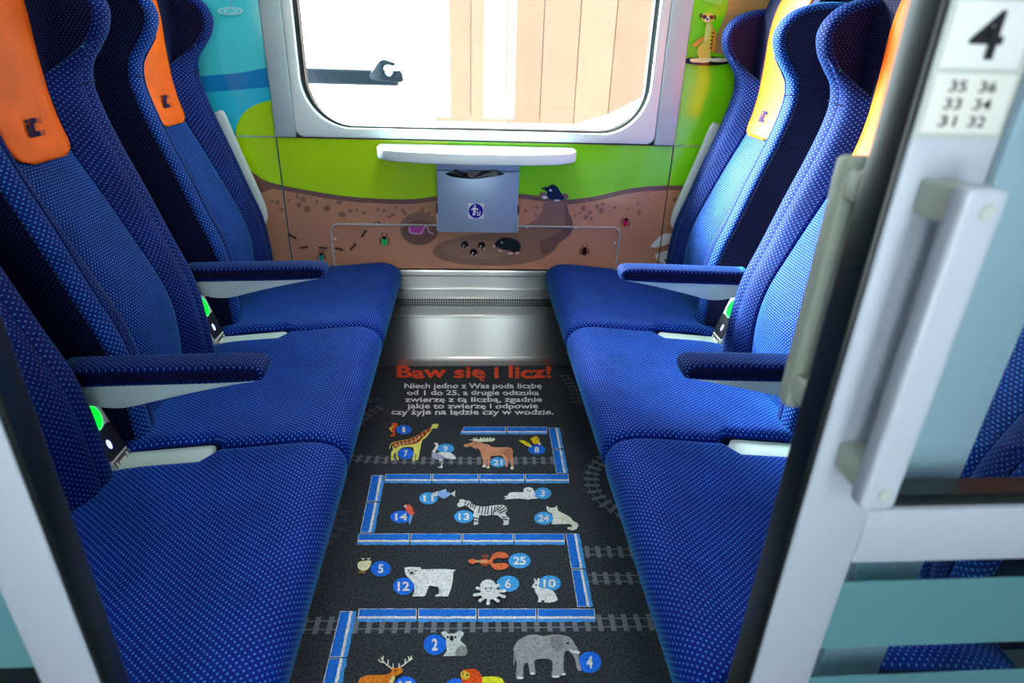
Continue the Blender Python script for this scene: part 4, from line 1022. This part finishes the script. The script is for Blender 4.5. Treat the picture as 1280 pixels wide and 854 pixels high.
# corridor outer wall with windows behind the camera
struct(boxes('wall_corridor_outer', [(-2.6, 2.6, -.85, -.80, 0, .65), (-2.6, 2.6, -.85, -.80, 1.85, ZC)] + [(-2.6, -.46, -.85, -.80, .65, 1.85), (-.15, .13, -.85, -.80, .65, 1.85), (.44, 2.6, -.85, -.80, .65, 1.85)], WALLG))
for x_ in (-2.65, 2.6): struct(box('wall_corridor_end', x_, x_ + .05, -.85, YD + .09, 0, ZC, WALLG))

# ceiling lamps
def lamp(name, x0, x1, y0, y1, e, label):
    t = empty(name, ((x0 + x1) / 2, (y0 + y1) / 2, ZC)); tag(t, label, 'lamp')
    boxes('lamp_frame', [(x0 - .02, x0, y0 - .02, y1 + .02, ZC - .03, ZC), (x1, x1 + .02, y0 - .02, y1 + .02, ZC - .03, ZC), (x0, x1, y0 - .02, y0, ZC - .03, ZC), (x0, x1, y1, y1 + .02, ZC - .03, ZC)], GREYP, t)
    box('diffuser', x0, x1, y0, y1, ZC - .026, ZC - .012, mat('lamp_diffuser', (1, 1, 1, 1), emit=((1, .95, .86, 1), e)), t)
lamp('ceiling_lamp', XC - .12, XC + .12, .85, 2.05, 5.5, 'long flat ceiling lamp over the compartment')
lamp('corridor_lamp', -1.2, 1.2, -.28, -.08, 0.6, 'long flat ceiling lamp over the corridor')

# ================================================================== OUTSIDE
CONC = mat('pale_concrete', srgb(225, 225, 222), rough=.9, noise=.06, nscale=3)
gr = struct(box('ground_outside', -30, 30, 2.6, 40, -1.1, -1.0, CONC), 'pale concrete ground outside the window')
struct(box('ground_outside_corridor', -30, 30, -30, -1.0, -1.1, -1.0, CONC))
fac = empty('clad_building', (2.0, 5.0, -1.0)); tag(fac, 'building with pale orange vertical plank cladding outside the window', 'building')
PLK = [mat('plank_%d' % k, srgb(*c), rough=.75, noise=.06, nscale=4) for k, c in enumerate([(124, 90, 70), (128, 94, 73), (120, 86, 66)])]
PW = mat('white_render', srgb(240, 240, 238), rough=.8)
x = -.242; k = 0
while x < 3.6:
    x1 = x + .262
    zb = lambda xx: .70 if xx < .92 else .70 + (xx - .92) * .52
    prism('plank', [(x + .003, zb(x + .003)), (x1 - .003, zb(x1 - .003)), (x1 - .003, 3.4), (x + .003, 3.4)], 'y', 5.0, 5.04, PLK[k % 3], fac)
    x = x1; k += 1
box('rendered_wall', -.42, 3.62, 5.05, 5.5, -1.0, 3.4, PW, fac)
box('corner_trim', -.40, -.245, 4.99, 5.05, -1.0, 3.4, PW, fac)
box('corner_trim', -.405, -.315, 4.985, 4.99, .70, 3.4, mat('cream_trim', srgb(238, 232, 205), rough=.8), fac)
# steel arm with hooked end
armo = empty('steel_arm', (-2.2, 4.0, -1.0)); tag(armo, 'dark steel arm with hooked end seen through the window', 'steel arm')
DST = mat('dark_steel', srgb(22, 34, 44), rough=.35, metal=.5)
a0, a1 = onY(372, 86, 4.0), onY(500, 104, 4.0)
box('arm_bar', -2.2, a1.x - .01, 3.98, 4.06, 1.000, 1.085, DST, armo, bv=.01)
box('arm_post', -2.28, -2.16, 3.96, 4.08, -1.0, 1.5, DST, armo, bv=.01)
hk = [onY(*p, 4.0) for p in Z(370, 60, 7.111, cr([(660, 240), (700, 180), (740, 120), (780, 102), (830, 115), (880, 135), (870, 160), (830, 150), (790, 160), (780, 200), (800, 240), (850, 255), (900, 235), (910, 195), (940, 220), (950, 260), (948, 300), (860, 300), (760, 290), (690, 280)], 4))]
prism('arm_hook', [(p.x, p.z) for p in hk], 'y', 3.965, 4.03, DST, armo, bv=.004)
rc = onY(370 + 830 / 7.111, 60 + 205 / 7.111, 3.99)
prism('arm_roller', ell(rc.x, rc.z, .022, .026, 16), 'y', 3.95, 4.05, BLUEGREY, armo, bv=.004)
